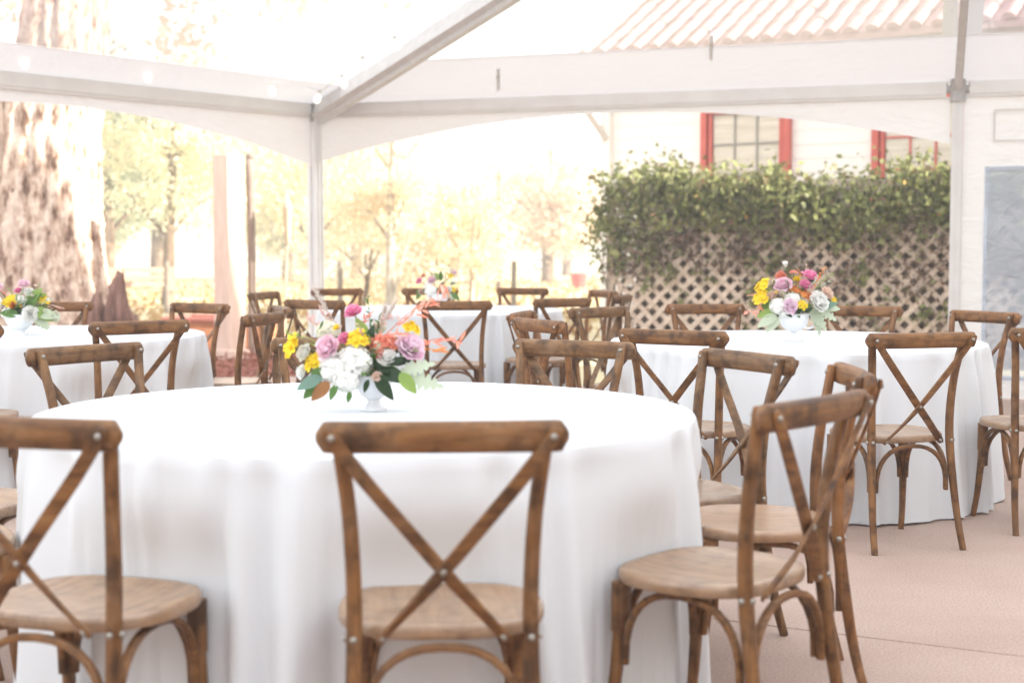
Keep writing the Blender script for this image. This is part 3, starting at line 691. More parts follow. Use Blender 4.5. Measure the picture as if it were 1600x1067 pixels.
bark_stem([(-.42, -.12, 0), (-.45, -.1, 1), (-.52, -.1, 2), (-.75, -.1, 3.2), (-1.3, 0, 5), (-2.2, .3, 7)], [.56, .50, .44, .40, .34, .24], 6)
for (a, b, r) in (((1, .8, 6.6), (3.2, 3.0, 8.6), .2), ((.5, .3, 5), (-.5, 3.5, 7.5), .2), ((-2.2, .3, 6.6), (-4.5, 1.5, 8.5), .18), ((1, .8, 7), (1.5, 2.5, 10), .2), ((-2.2, .3, 7), (-2, 2, 10), .16), ((.5, .3, 5.2), (2.6, 1.5, 6.2), .13)):
    mb.sweep([a, (Vector(a) + Vector(b)) / 2 + Vector((0, 0, .4)), b], [r, r * .7, r * .3], 9, sub=4)
mb.build('trunk', M['bark'], t, True)
rg = np.random.default_rng(4); P = []
for (c, r) in crown_clumps((.4, 10.0, 8.0), (7.5, 3.5, 3.2), 44, .8, 1.4, 8):
    n_ = int(190 * r * r); q = rg.normal(size=(n_, 3)); q /= np.linalg.norm(q, axis=1)[:, None]; P.append(np.array(c) + q * r * rg.random((n_, 1)) ** .5)
link('crown', leaf_cloud('crown', np.concatenate(P), .22, rg, leaf_mat('old_tree_leaves', [(.80, .62, .46), (.84, .70, .55), (.78, .58, .42), (.84, .74, .62)], .5, .7, .1), .6, .3, .25), t)
# broken stump beside it
ST = thing('broken_stump', 'jagged dark brown broken stump beside the old tree', 'stump', (-4.0, 14.4, -.05))
def shard(c, h, w, lean, seed, nm):
    rg = np.random.default_rng(seed); mb = MB(); V = []; F = []; n = 14; m = 9
    for j in range(m):
        u = j / (m - 1); r = w * (1 - u ** 2.2 * .70)
        for k in range(n):
            th = 2 * math.pi * k / n; q = r * (1 + .26 * math.sin(3 * th + seed + u * 2) + .18 * rg.normal())
            V.append((c[0] + q * math.cos(th) + lean[0] * u, c[1] + q * .7 * math.sin(th) + lean[1] * u, h * u + (.05 * rg.normal() if j == m - 1 else 0)))
    for j in range(m - 1):
        for k in range(n): F.append((j * n + k, j * n + (k + 1) % n, (j + 1) * n + (k + 1) % n, (j + 1) * n + k))
    F.append(tuple(range((m - 1) * n, m * n))); mb.add(V, F); return mb.build(nm, M['stump'], ST, True, 50)
shard((.10, 0, 0), 1.02, .15, (.05, 0), 2, 'shard'); shard((-.12, -.02, 0), .80, .14, (.05, .0), 5, 'shard'); shard((.26, .08, 0), .58, .12, (.02, 0), 9, 'shard'); shard((-.30, .06, 0), .46, .13, (.04, 0), 12, 'shard')

# big square post, thin pole, garden torch, raised bed
PT = thing('timber_post', 'tall square sawn timber post standing alone behind the left chairs', 'post', (-3.20, 16.6, -.05), R(54))
me = MB().box((0, 0, 1.16), (.25, .25, 2.32)).mesh('shaft', M['post']); bevel(me, .012); link('shaft', me, PT)
me = MB().box((0, 0, .06), (.31, .31, .12)).mesh('footing', M['post']); bevel(me, .01); link('footing', me, PT)
PL = thing('metal_pole', 'thin dark pole just right of the square timber post', 'pole', (-3.01, 16.95, -.05))
MB().sweep([(0, 0, 0), (.005, 0, 1.1), (-.01, 0, 2.32)], [.05, .048, .045], 12, sub=4).build('shaft', M['pole'], PL, True)
MB().lathe([(.001, 2.36), (.04, 2.355), (.055, 2.32), (.05, 2.30)], 12).build('cap', M['pole'], PL, True)
TR = thing('garden_torch', 'slender bamboo garden torch leaning left of the tent corner post', 'torch', (-2.62, 16.8, -.05))
MB().sweep([(0, 0, 0), (.02, 0, .7), (.055, 0, 1.5)], [.014, .013, .012], 8, sub=4).build('pole', M['bamboo'], TR, True)
MB().lathe([(.014, 1.30), (.03, 1.34), (.036, 1.5), (.05, 1.72), (.055, 1.76), (.001, 1.765)], 12, (.055, 0, 0), .05, 6).build('basket', M['bamboo'], TR, True)
MB().lathe([(.025, 1.76), (.028, 1.80), (.012, 1.83), (.012, 1.88), (.001, 1.885)], 12, (.055, 0, 0)).build('oil_can', M['alu_dark'], TR, True)
RB = thing('raised_bed', 'low timber raised bed behind the chairs at left', 'planter', (-3.62, 18.6, -.05), R(-6))
for j in range(2):
    for (c, d) in (((0, -.4, .09 + j * .175), (1.3, .05, .165)), ((0, .4, .09 + j * .175), (1.3, .05, .165)), ((-.64, 0, .09 + j * .175), (.05, .748, .165)), ((.64, 0, .09 + j * .175), (.05, .748, .165))):
        me = MB().box(c, d).mesh('board', M['planter']); bevel(me, .006, 1); link('board', me, RB)
for (c, d) in (((0, -.4, .385), (1.42, .12, .05)), ((0, .4, .385), (1.42, .12, .05)), ((-.65, 0, .385), (.12, .676, .05)), ((.65, 0, .385), (.12, .676, .05))):
    me = MB().box(c, d).mesh('cap_board', M['planter_cap']); bevel(me, .006, 1); link('cap_board', me, RB)
MB().box((0, 0, .16), (1.22, .74, .3)).build('soil', M['mulch_base'], RB)

# trees on the sunny lawn
tree('slender_tree', 'slender dark-stemmed tree with yellow green leaves behind the timber post', (-7.75, 33, -.06),
     [(0, 0, 0), (.05, 0, 1.5), (.15, 0, 3.2), (.3, 0, 5.2)], [.16, .12, .09, .04],
     [(1, (-1.3, .2, 2.9), .05), (2, (1.4, -.1, 4.2), .05), (2, (-1.2, .3, 4.6), .045), (1, (1.2, .4, 2.6), .04)],
     crown_clumps((.3, .2, 3.7), (2.2, 1.3, 1.9), 60, .35, .7, 21), 420, .12, M['bark_mid'], YG, 31, 'trees beyond the patio')
tree('leafy_tree', 'green tree at far left between the old trunk and the slender tree', (-10.0, 36, -.06),
     [(0, 0, 0), (.1, 0, 1.6), (0, 0, 3.4), (-.2, 0, 6)], [.2, .17, .13, .06],
     [(1, (1.2, 0, 3.3), .07), (2, (-1.5, .2, 5.0), .07), (2, (1.2, .2, 5.3), .06)],
     crown_clumps((.5, .2, 4.0), (1.9, 1.5, 2.6), 60, .4, .8, 22), 320, .14, M['bark_mid'], GR, 32, 'trees beyond the patio')
tree('yellow_tree', 'broad pale yellow tree filling the gap left of the tent corner post', (-6.2, 46, -.06),
     [(0, 0, 0), (0, 0, 1.4), (.2, 0, 3), (.3, 0, 5)], [.22, .18, .14, .06],
     [(1, (-2, .2, 3.4), .08), (1, (1.8, 0, 3.2), .08), (2, (1, .4, 5), .06)],
     crown_clumps((-.6, 0, 4.4), (3.0, 2, 2.7), 70, .5, 1.0, 23), 230, .18, M['bark_mid'], YG, 33, 'trees beyond the patio')
tree('birch_tree', 'pale-stemmed tree with thin yellow leaves right of the tent corner post', (-2.5, 30, -.06),
     [(0, 0, 0), (.02, 0, 1.4), (.05, 0, 2.8), (.15, 0, 4.6)], [.10, .09, .075, .03],
     [(1, (.9, .1, 3.0), .045), (1, (-.9, .1, 2.6), .045), (2, (1.0, -.1, 3.9), .04), (2, (-.7, .2, 4.1), .035), (0, (.5, 0, 2.0), .04)],
     crown_clumps((.15, .2, 2.7), (1.7, 1.0, 1.5), 56, .3, .6, 24), 460, .10, M['bark_pale'], YE, 34, 'trees beyond the patio')
tree('russet_bush', 'tangled russet bush at the foot of the pale-stemmed tree', (-3.2, 31.5, -.06),
     [(0, 0, 0), (.1, 0, .6), (.2, 0, 1.3)], [.06, .05, .02], [(1, (.8, 0, 1.6), .03), (1, (-.8, .1, 1.5), .03), (1, (.3, .2, 1.9), .03)],
     crown_clumps((.2, 0, 1.0), (1.9, .8, .8), 50, .25, .5, 25), 420, .10, M['bark_mid'], PE, 35, 'bushes beyond the patio', 'bush')
tree('yellow_bush', 'bright yellow bush behind the flowers of the far table', (-.85, 31, -.06),
     [(0, 0, 0), (0, 0, .8), (.05, 0, 2.0)], [.07, .06, .02], [(1, (.8, 0, 2.1), .03), (1, (-.7, 0, 2.0), .03), (1, (.2, .2, 2.7), .03), (0, (.6, -.1, 1.2), .03)],
     crown_clumps((.0, 0, 1.75), (1.1, .8, 1.2), 54, .3, .55, 26), 460, .10, M['bark_pale'], YE, 36, 'bushes beyond the patio', 'bush')
tree('dark_shrub', 'small dark green conifer between the yellow bush and the russet tree', (-.35, 40, -.06),
     [(0, 0, 0), (0, 0, 1.5), (0, 0, 3.4)], [.09, .07, .02], [(1, (.4, 0, 2.2), .03), (1, (-.4, 0, 2.2), .03)],
     [((0, 0, .8 + .3 * k), .62 - .055 * k) for k in range(9)], 420, .12, M['bark_mid'], GR, 37, 'bushes beyond the patio', 'conifer')
tree('russet_tree', 'large russet orange tree left of the house', (1.35, 55, -.06),
     [(0, 0, 0), (0, 0, 1.6), (.2, 0, 3.2), (.1, 0, 5)], [.26, .22, .16, .06],
     [(1, (-1.6, 0, 3.4), .09), (1, (1.6, .2, 3.3), .09), (2, (-.8, .2, 4.8), .07), (2, (1.3, 0, 4.6), .07)],
     crown_clumps((.1, 0, 3.0), (2.1, 1.6, 2.0), 80, .4, .85, 27), 300, .17, M['bark_mid'], OR, 38, 'trees beyond the patio')
tree('pale_tree', 'pale peach-coloured tree rising behind the white parked car', (-1.2, 96, -.06),
     [(0, 0, 0), (0, 0, 2), (0, 0, 4), (0, 0, 6)], [.35, .3, .2, .08], [(1, (-2, 0, 4.2), .1), (1, (2, 0, 4.2), .1), (2, (1, 0, 6), .1)],
     crown_clumps((1.2, 0, 4.2), (5.5, 2, 2.6), 80, .7, 1.3, 28), 110, .3, M['bark_mid'], PE, 39, 'trees beyond the patio')
tree('far_tree', 'distant pale tree seen in the gap beside the tent corner post', (-13.5, 100, -.06),
     [(0, 0, 0), (0, 0, 2), (0, 0, 4), (0, 0, 6)], [.35, .3, .2, .08], [(1, (-2, 0, 4.2), .1), (1, (2, 0, 4.2), .1), (2, (1, 0, 6), .1)],
     crown_clumps((0, 0, 4.6), (4.0, 2, 3.0), 60, .7, 1.3, 29), 100, .3, M['bark_mid'], PE, 40, 'trees beyond the patio')
tree('clipped_hedge', 'low dark clipped hedge at the far edge of the lawn', (-12, 88, -.06),
     [(0, 0, 0), (0, 0, .5), (.1, 0, .9)], [.08, .06, .03], [(1, (1, 0, .8), .03), (1, (-1, 0, .8), .03)],
     [((-4.5 + .6 * k, 0, .55 + .1 * math.sin(k * 1.7)), .6) for k in range(16)], 150, .16, M['bark_mid'], GR, 41, None, 'hedge')
for (nm, lb, x_, y_, h_, w_, lm, sd) in (('maple_tree', 'broad pale yellow maple just right of the tent corner post', -6.6, 62, 6.4, 3.6, YE, 61), ('cherry_tree', 'rounded peach-leaved tree above the far table flowers', -2.6, 66, 6.0, 3.4, PE, 62),
     ('oak_tree', 'wide golden oak behind the russet tree near the house', 2.6, 70, 6.6, 3.4, OR, 63), ('willow_tree', 'tall pale green willow behind the slender tree', -12.6, 52, 8.6, 3.8, YG, 64), ('ash_tree', 'leafy yellow ash between the timber post and the tent corner', -8.9, 58, 6.8, 3.2, YG, 65), ('elm_tree', 'dense olive elm at far left beside the old trunk', -12.4, 44, 7.0, 2.6, GR, 66)):
    tree(nm, lb, (x_, y_, -.06), [(0, 0, 0), (.05, 0, h_ * .25), (.1, 0, h_ * .5), (0, 0, h_ * .85)], [.26, .2, .14, .05],
         [(1, (-w_ * .5, 0, h_ * .55), .08), (1, (w_ * .5, .2, h_ * .5), .08), (2, (-w_ * .35, .2, h_ * .8), .06), (2, (w_ * .4, 0, h_ * .78), .06)],
         crown_clumps((0, 0, h_ * .55), (w_, w_ * .6, h_ * .40), 110, .5, .95, sd), 230, .19, M['bark_mid'], lm, sd + 10, 'trees beyond the patio')
# far wood line: one mass
rg = np.random.default_rng(50)
P = np.concatenate([np.array([x, 150 + rg.uniform(-6, 6), 1.5]) + rg.normal(size=(260, 3)) * np.array([3.2, 2, 2.2 + 1.2 * math.sin(x * .2)]) for x in np.arange(-75, 40, 2.6)])
P[:, 2] = np.abs(P[:, 2])
tag(link('far_wood', leaf_cloud('far_wood', P, .6, rg, PE, .7, 0, .2)), 'pale autumn wood along the far edge of the lawn', 'wood', kind='stuff')

# fence beyond the lawn
FE = thing('wire_fence', 'low post and wire fence crossing the lawn behind the far table', 'fence', (-3.45, 31 - 1.6, -.06))
for i in range(-1, 4):
    MB().sweep([(i * 3.48, 0, 0), (i * 3.48 + .01, 0, 1.03)], [.06, .055], 8).build('post', M['fence'], FE, True, 40)
for z in (.3, .6, .9): MB().bar((-3.4, -.065, z), (10.4, -.065, z), .006, .006).build('wire', M['alu_dark'], FE)
# car and red bin far out on the lawn
CARX = thing('parked_car', 'white car parked far out on the sunny lawn', 'car', (.15, 85, -.02))
prof = [(-2.25, .35), (-2.28, .75), (-2.1, .98), (-1.45, 1.08), (-.75, 1.62), (-.3, 1.72), (1.2, 1.70), (1.95, 1.12), (2.2, 1.0), (2.28, .6), (2.2, .35)]
me = MB().prism(prof, -.85, .85).mesh('body', M['car']); bevel(me, .06, 2); link('body', me, CARX)
for (a, b) in ((-1.1, -.1), (0, .95)):
    MB().prism([(a + (.25 if a < -.5 else 0), 1.12), (b, 1.12), (b, 1.58), (a + .55 if a < -.5 else a, 1.58)], -.856, .856).build('window', M['car_glass'], CARX)
for x in (-1.4, 1.4):
    for y in (-.78, .78):
        w = MB().sweep([(x, y - .1, .33), (x, y + .1, .33)], [.33, .33], 18, ref=(0, 0, 1)).build('wheel', M['tyre'], CARX, True, 40)
        MB().sweep([(x, y - .108, .33), (x, y + .108, .33)], [.19, .19], 14, ref=(0, 0, 1)).build('rim', M['alu'], w, True, 40)
BIN = thing('red_bin', 'small red tapered bin standing far off on the lawn', 'bin', (2.15, 47, -.04))
MB().lathe([(.001, 0), (.22, 0), (.27, .40), (.285, .41), (.285, .44)], 18).build('tub', M['red_box'], BIN, True, 40)
MB().lathe([(.295, .43), (.295, .46), (.2, .50), (.05, .51), (.001, .51)], 18).build('lid', M['red_box'], BIN, True, 40)
# wooden bench at far left
BE = thing('garden_bench', 'faint wooden garden bench under the trees at far left', 'bench', (-7.45, 29.5, -.06), R(20))
for s in (-.6, .6):
    for y in (-.2, .22): MB().box((s, y, .21 if y < 0 else .45), (.07, .07, .42 if y < 0 else .9)).build('leg', M['bench'], BE)
for k in range(4): MB().box((0, -.2 + k * .125, .44), (1.4, .11, .03)).build('seat_slat', M['bench'], BE)
for k in range(3): MB().box((0, .27, .56 + k * .14), (1.4, .03, .11)).build('back_slat', M['bench'], BE)

# ================================================================== CHAIRS
def chair_meshes():
    D = {}
    for s in (-1, 1):
        D['back_leg', s] = MB().sweep([(s * .198, -.285, 0), (s * .19, -.25, .13), (s * .181, -.222, .30), (s * .176, -.205, .44), (s * .177, -.203, .56), (s * .184, -.216, .69), (s * .197, -.238, .80), (s * .206, -.250, .862), (s * .207, -.2515, .872)],
            [(.0125, .0125), (.0135, .014), (.0155, .016), (.0165, .017), (.016, .0165), (.0155, .015), (.0155, .0145), (.015, .014), (.010, .009)], 10, power=2.6, sub=3).mesh('back_leg', M['wood_z'], True, 50)
        D['front_leg', s] = MB().sweep([(s * .188, .180, 0), (s * .180, .160, .10), (s * .173, .146, .22), (s * .170, .139, .305), (s * .169, .138, .315), (s * .168, .136, .428)],
            [(.0115, .0115), (.0125, .0125), (.0145, .0145), (.016, .016), (.0205, .0205), (.0215, .0215)], 10, power=3, sub=3).mesh('front_leg', M['wood_z'], True, 50)
        D['cross_strap', s] = MB().sweep([(s * .222, -.300, .866), (s * .212, -.3005, .848), (s * .15, -.291, .765), (s * .06, -.276 - (.004 if s > 0 else -.004), .655), (0, -.264 - (.005 if s > 0 else -.005), .582), (-s * .06, -.248 - (.004 if s > 0 else -.004), .512), (-s * .118, -.2235, .445), (-s * .130, -.219, .430)],
            [(.008, .004), (.0145, .0048), (.015, .0048), (.015, .0046), (.0155, .0046), (.015, .0046), (.0145, .0046), (.008, .004)], 8, ref=(.8 * s, 0, .6), power=5, sub=3)
    # strap: broad side faces backwards
    for s in (-1, 1):
        mb = D['cross_strap', s]; D['cross_strap', s] = mb.mesh('cross_strap', M['wood_x'], True, 40)
    n = 41; pts = []; rad = []
    for i in range(n):
        u = -1 + 2 * i / (n - 1); x = .242 * u
        pts.append((x, -.283 + .016 * (u * u) * .9 - .004, .848)); e = max(0, abs(u) - .93) / .07; k = math.sqrt(max(.02, 1 - (e * .9) ** 2))
        rad.append((.0315 * k, .0195 * k))
    pts = [(-.2455, pts[0][1], .848)] + pts + [(.2455, pts[-1][1], .848)]; rad = [(.008, .005)] + rad + [(.008, .005)]
    D['top_rail'] = MB().sweep(pts, rad, 16, ref=(0, 0, 1), power=2.7).mesh('top_rail', M['wood_x'], True, 60)
    # seat: rounded outline, dished top
    no = 56; outl = []
    for k in range(no):
        th = 2 * math.pi * k / no; c, sn = math.cos(th), math.sin(th)
        x = math.copysign(abs(c) ** (2 / 3.1), c) * .219; y = math.copysign(abs(sn) ** (2 / 2.9), sn) * .205
        x *= 1 - .10 * max(0, -y / .205) ** 1.5 - .03 * max(0, y / .205)
        outl.append((x, y if y < 0 else y * .88))
    prof = [(.93, .4275), (.985, .430), (1.0, .437), (1.0, .450), (.985, .4575), (.95, .4600), (.86, .4598), (.825, .4578), (.6, .4535), (.3, .4515)]
    mb = MB(); V = []; F = []
    for (k_, z) in prof:
        for (x, y) in outl: V.append((x * k_, y * k_, z))
    for i in range(len(prof) - 1):
        for k in range(no): F.append((i * no + k, i * no + (k + 1) % no, (i + 1) * no + (k + 1) % no, (i + 1) * no + k))
    F.append(tuple(range((len(prof) - 1) * no, len(prof) * no))); F.append(tuple(reversed(range(no)))); mb.add(V, F)
    D['seat'] = mb.mesh('seat', M['wood_seat'], True, 50)
    def arch(a, b, ztop, zlow, ref):
        a, b = Vector(a), Vector(b); P_ = []
        for i in range(17):
            th = math.pi * i / 16; c = -math.cos(th); s_ = math.sin(th)
            u = .5 + .5 * math.copysign(abs(c) ** .85, c); P_.append(a.lerp(b, u) + Vector((0, 0, zlow + (ztop - zlow) * abs(s_) ** .75)))
        return MB().sweep(P_, [(.0105, .0085)] * 17, 8, ref=ref, power=3).mesh('arch_brace', M['wood_x'], True, 50)
    zt, zl = .4185, .235
    D['arch', 0] = arch((-.158, -.2135, 0), (.158, -.2135, 0), zt, zl, (0, 1, 0))
    D['arch', 1] = arch((-.152, .140, 0), (.152, .140, 0), zt, zl, (0, 1, 0))
    D['arch', 2] = arch((-.172, -.190, 0), (-.172, .122, 0), zt, zl, (1, 0, 0))
    D['arch', 3] = arch((.172, -.190, 0), (.172, .122, 0), zt, zl, (1, 0, 0))
    D['bolt'] = MB().lathe([(.0002, -.0048), (.005, -.0042), (.0075, -.0015), (.0078, .0015)], 10).mesh('bolt', M['bolt'], True)
    return D
CM = chair_meshes()
BOLTS = [((-.1765, -.2225, .437), (R(-90), 0, 0)), ((.1765, -.2225, .437), (R(-90), 0, 0)), ((-.121, -.2285, .441), (R(-90), 0, 0)), ((.121, -.2285, .441), (R(-90), 0, 0)),
         ((-.213, -.3065, .849), (R(-90), 0, 0)), ((.213, -.3065, .849), (R(-90), 0, 0)), ((0, -.275, .582), (R(-80), 0, 0)),
         ((-.205, -.2345, .852), (R(90), 0, 0)), ((.205, -.2345, .852), (R(90), 0, 0)),
         ((-.1945, -.204, .437), (0, R(90), 0)), ((.1945, -.204, .437), (0, R(-90), 0))]
def chair(x, y, th, label, tint, group, bolts=True):
    t = thing('cross_back_chair', label, 'chair', (x, y, 0), R(th), group); parts = []
    parts.append(link('seat', CM['seat'], t)); parts.append(link('top_rail', CM['top_rail'], t))
    for s in (-1, 1):
        for nm in ('back_leg', 'front_leg', 'cross_strap'): parts.append(link(nm, CM[nm, s], t))
    for i in range(4): parts.append(link('arch_brace', CM['arch', i], t))
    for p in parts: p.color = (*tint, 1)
    if bolts:
        for (p, r) in BOLTS: b = link('bolt', CM['bolt'], t); b.location = p; b.rotation_euler = r
    return t
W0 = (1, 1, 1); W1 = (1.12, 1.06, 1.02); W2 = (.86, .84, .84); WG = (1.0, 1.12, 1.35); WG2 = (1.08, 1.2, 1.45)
g1, g2, g3, g4 = 'chairs around the nearest table', 'chairs around the right table', 'chairs around the left table', 'chairs around the far table'
CH = [
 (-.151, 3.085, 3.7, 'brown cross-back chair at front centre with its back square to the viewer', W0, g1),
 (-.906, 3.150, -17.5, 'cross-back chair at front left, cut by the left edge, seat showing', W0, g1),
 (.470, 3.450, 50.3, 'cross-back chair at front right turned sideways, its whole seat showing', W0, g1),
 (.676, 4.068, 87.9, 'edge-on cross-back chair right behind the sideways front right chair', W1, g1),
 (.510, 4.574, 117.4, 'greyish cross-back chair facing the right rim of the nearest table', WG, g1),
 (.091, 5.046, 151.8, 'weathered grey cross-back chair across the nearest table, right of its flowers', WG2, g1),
 (-.618, 5.217, 188.9, 'cross-back chair mostly hidden behind the flowers of the nearest table', WG, g1),
 (-1.244, 4.874, 234.2, 'cross-back chair across the nearest table at left, its two uprights toward the viewer', WG, g1),
 (-1.62, 4.36, -104, 'chair at the left rim of the nearest table, only a sliver of seat in view', W0, g1),
 (-1.50, 3.80, -60, 'chair behind the front left chair with its seat corner at the left edge', W0, g1),
 (1.552, 6.062, 15.3, 'sharp cross-back chair in front of the right table, four legs on the floor', W0, g2),
 (.795, 6.230, -29.9, 'cross-back chair at the front left of the right table, back to viewer', W0, g2),
 (2.300, 6.435, 5.7, 'chair cut by the right edge with one upright and seat showing', W0, g2),
 (2.272, 7.659, 118.2, 'chair at the right table in front of the blue vinyl window', W1, g2),
 (1.911, 8.269, 154.8, 'chair behind the right table, just right of its flowers, against the lattice', W1, g2),
 (1.189, 8.557, 185.1, 'chair behind the right table, left of its flowers, against the lattice', W1, g2),
 (.684, 8.139, 222.8, 'greyish chair at the back left of the right table facing half right', WG, g2),
 (.319, 7.683, -102.9, 'edge-on chair at the left rim of the right table, second from the viewer', W1, g2),
 (.368, 7.048, -62.5, 'chair with pale curved rail at the left of the right table, back toward viewer', W1, g2),
 (-1.881, 6.975, 36.6, 'cross-back chair in front of the left table, back to viewer', W0, g3),
 (-1.549, 7.626, 77, 'side-on chair at the right rim of the left table, back toward viewer', W0, g3),
 (-1.591, 8.359, 110.3, 'chair end-on behind the side-on chair of the left table', WG, g3),
 (-2.056, 8.706, 147.3, 'chair at the back right of the left table before the raised bed', W1, g3),
 (-2.815, 8.907, 192.9, 'chair behind the left table in front of the old tree', W1, g3),
 (-2.495, 6.680, 4, 'chair at the far left edge with only a rail end in view', W0, g3),
 (-.391, 9.643, 4.9, 'cross-back chair in front of the far table at its middle, back to viewer', W0, g4),
 (-1.154, 9.782, -28.9, 'cross-back chair at the front left of the far table above the near flowers', W0, g4),
 (.181, 10.102, 35.6, 'cross-back chair at the front right of the far table, back to viewer', W0, g4),
 (-.022, 12.264, 156.1, 'chair behind the far table right of its flowers', W1, g4),
 (-1.321, 12.102, 213.4, 'chair behind the far table at left beside the tent corner post', W1, g4),
 (-.674, 12.178, 184.6, 'chair directly behind the flowers of the far table', W1, g4),
 (.478, 11.728, 110.5, 'small chair at the right rim of the far table near the lattice end', W1, g4),
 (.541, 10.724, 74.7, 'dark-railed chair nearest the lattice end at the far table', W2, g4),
 (-1.659, 11.260, -106.9, 'chair at the left rim of the far table with a pale rail', WG2, g4),
]
for c in CH: chair(*c, bolts=c[1] < 9)

# ================================================================== TABLES
def tablecloth(x, y, seed, label):
    # chair legs and seat fronts push the cloth in
    PR = []
    for c in CH:
        if math.hypot(c[0] - x, c[1] - y) > 1.6: continue
        ct, st_ = math.cos(R(c[2])), math.sin(R(c[2]))
        for (lx, ly) in [(-.188, .18), (.188, .18)] + [(q * .05, .176) for q in range(-3, 4)]:
            wx, wy = c[0] + lx * ct - ly * st_ - x, c[1] + lx * st_ + ly * ct - y; PR.append((math.atan2(wy, wx), math.hypot(wx, wy) - .012))
    def press(a, r, z):
        lim = r
        for (pa_, pr_) in PR:
            d = (a - pa_ + math.pi) % (2 * math.pi) - math.pi
            if abs(d) < .25: lim = min(lim, pr_ + 16 * (d * r) ** 2)
        w = min(1, max(0, (.68 - z) / .20)); w = w * w * (3 - 2 * w)
        return r + (max(lim, .888) - r) * w
    Rr = .917; rg = np.random.default_rng(seed); n = 420; ph = rg.uniform(0, 6.28, 8)
    V = [(0, 0, .757)]; F = []; rings = []
    def ring(fn):
        b = len(V)
        for k in range(n): V.append(fn(2 * math.pi * k / n))
        rings.append(b)
    for r in (.3, .6, .8, .885): ring(lambda a, r=r: (r * math.cos(a), r * math.sin(a), .757 + .0008 * math.sin(3 * a + ph[0]) * r))
    for (dr, dz) in ((.902, .7565), (.912, .7535), (.917, .747)): ring(lambda a, dr=dr, dz=dz: (dr * math.cos(a), dr * math.sin(a), dz))
    def fold(a):
        w = a + .10 * math.sin(3 * a + ph[1]) + .06 * math.sin(7 * a + ph[2]) + .03 * math.sin(11 * a + ph[6])
        f = .55 * math.sin(23 * w + ph[3]) + .45 * math.sin(37 * w + ph[4]) + .22 * math.sin(13 * w + ph[5]) + .22 * math.sin(52 * w + ph[7])
        f += .35 * (1 - 2 * abs(math.sin(14.5 * w + ph[0])) ** .7)
        return f
    m = 22
    for j in range(1, m + 1):
        t = j / m; z = .747 - (.747 - .006) * t
        am = .036 * (t ** .42); fl = .048 * t ** .8
        def fn(a, t=t, z=z, am=am, fl=fl):
            f = fold(a); f2 = fold(a + .02 * math.sin(2 * t + 5 * a))
            r = .917 + fl + am * f2 - .004 * math.sin(math.pi * min(1, t * 6)) ; r = press(a, r, z); lift = .010 * max(0, f) * t ** 3 + .004 * math.sin(5 * a + ph[0]) * t ** 4
            return (r * math.cos(a), r * math.sin(a), max(.003, z + lift))
        ring(fn)
    for k in range(n): F.append((0, 1 + k, 1 + (k + 1) % n))
    for i in range(len(rings) - 1):
        for k in range(n): F.append((rings[i] + k, rings[i + 1] + k, rings[i + 1] + (k + 1) % n, rings[i] + (k + 1) % n))
    mb = MB(); mb.add(V, F)
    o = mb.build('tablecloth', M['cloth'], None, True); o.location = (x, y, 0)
    tag(o, label, 'tablecloth', 'white cloths on round tables')
    return o
def table(x, y, label):
    t = thing('round_table', label, 'table', (x, y, 0), 0, 'round folding tables under the cloths')
    MB().lathe([(.001, .752), (.895, .752), (.905, .745), (.905, .728), (.895, .722), (.001, .722)], 48).build('tabletop', M['bench'], t, True, 30)
    for k in range(4):
        a = math.pi / 4 + k * math.pi / 2; c, s = math.cos(a), math.sin(a)
        MB().sweep([(.55 * c, .55 * s, .722), (.60 * c, .60 * s, 0)], [.016, .016], 8).build('leg', M['alu_dark'], t, True, 40)
T1, T2, T3, T4 = (-.406, 4.103), (1.409, 7.269), (-2.572, 7.797), (-.539, 11.017)
for (p, sd, l1, l2) in ((T1, 1, 'white floor-length cloth on the large nearest table', 'round table under the nearest white cloth'), (T2, 2, 'white floor-length cloth on the right table before the lattice', 'round table under the white cloth before the lattice'),
                        (T3, 3, 'white cloth on the left table cut by the left edge', 'round table under the left white cloth'), (T4, 4, 'white cloth on the far table in the middle', 'round table under the far middle white cloth')):
    tablecloth(*p, sd, l1); table(*p, l2)

# ================================================================== FLOWERS
FM = {}
def fm(name, cols, tr=.3, rough=.6): FM[name] = leaf_mat('petal_' + name, cols, tr, rough, .2)
fm('white', [(.95, .95, .91), (.96, .95, .93), (.93, .93, .87)], .4)
fm('cream', [(.84, .83, .68), (.88, .86, .74), (.78, .79, .62)])
fm('pink', [(.96, .74, .81), (.97, .82, .87), (.92, .56, .69), (.97, .86, .90)], .3)
fm('lilac', [(.95, .76, .85), (.96, .83, .90), (.91, .60, .76)], .3)
fm('magenta', [(.92, .34, .56), (.94, .48, .66), (.86, .22, .46)], .35)
fm('yellow', [(.88, .66, .04), (.92, .74, .06), (.80, .56, .03)])
fm('coral', [(.86, .32, .22), (.90, .46, .35), (.80, .24, .16), (.90, .56, .44)], .4)
fm('orange', [(.74, .26, .06), (.80, .38, .12), (.66, .18, .05)])
fm('peach', [(.90, .70, .58), (.92, .76, .66)])
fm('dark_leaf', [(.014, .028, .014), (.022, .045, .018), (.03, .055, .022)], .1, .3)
fm('green_leaf', [(.07, .14, .035), (.10, .19, .05), (.14, .24, .07)], .3, .4)
fm('lime', [(.24, .36, .08), (.30, .42, .12)], .35, .4)
fm('grey_leaf', [(.13, .22, .17), (.17, .27, .21)], .2, .5)
fm('dusty', [(.46, .53, .38), (.52, .58, .44), (.40, .48, .32)], .3, .7)
fm('brown_leaf', [(.28, .12, .045), (.34, .16, .065)], .15, .5)
fm('blush', [(.66, .40, .36), (.72, .52, .46), (.60, .50, .34)], .35)
fm('plume', [(.68, .60, .54), (.74, .68, .62)], .4, .8)
fm('stem', [(.12, .17, .05), (.18, .22, .08)], .1, .5)
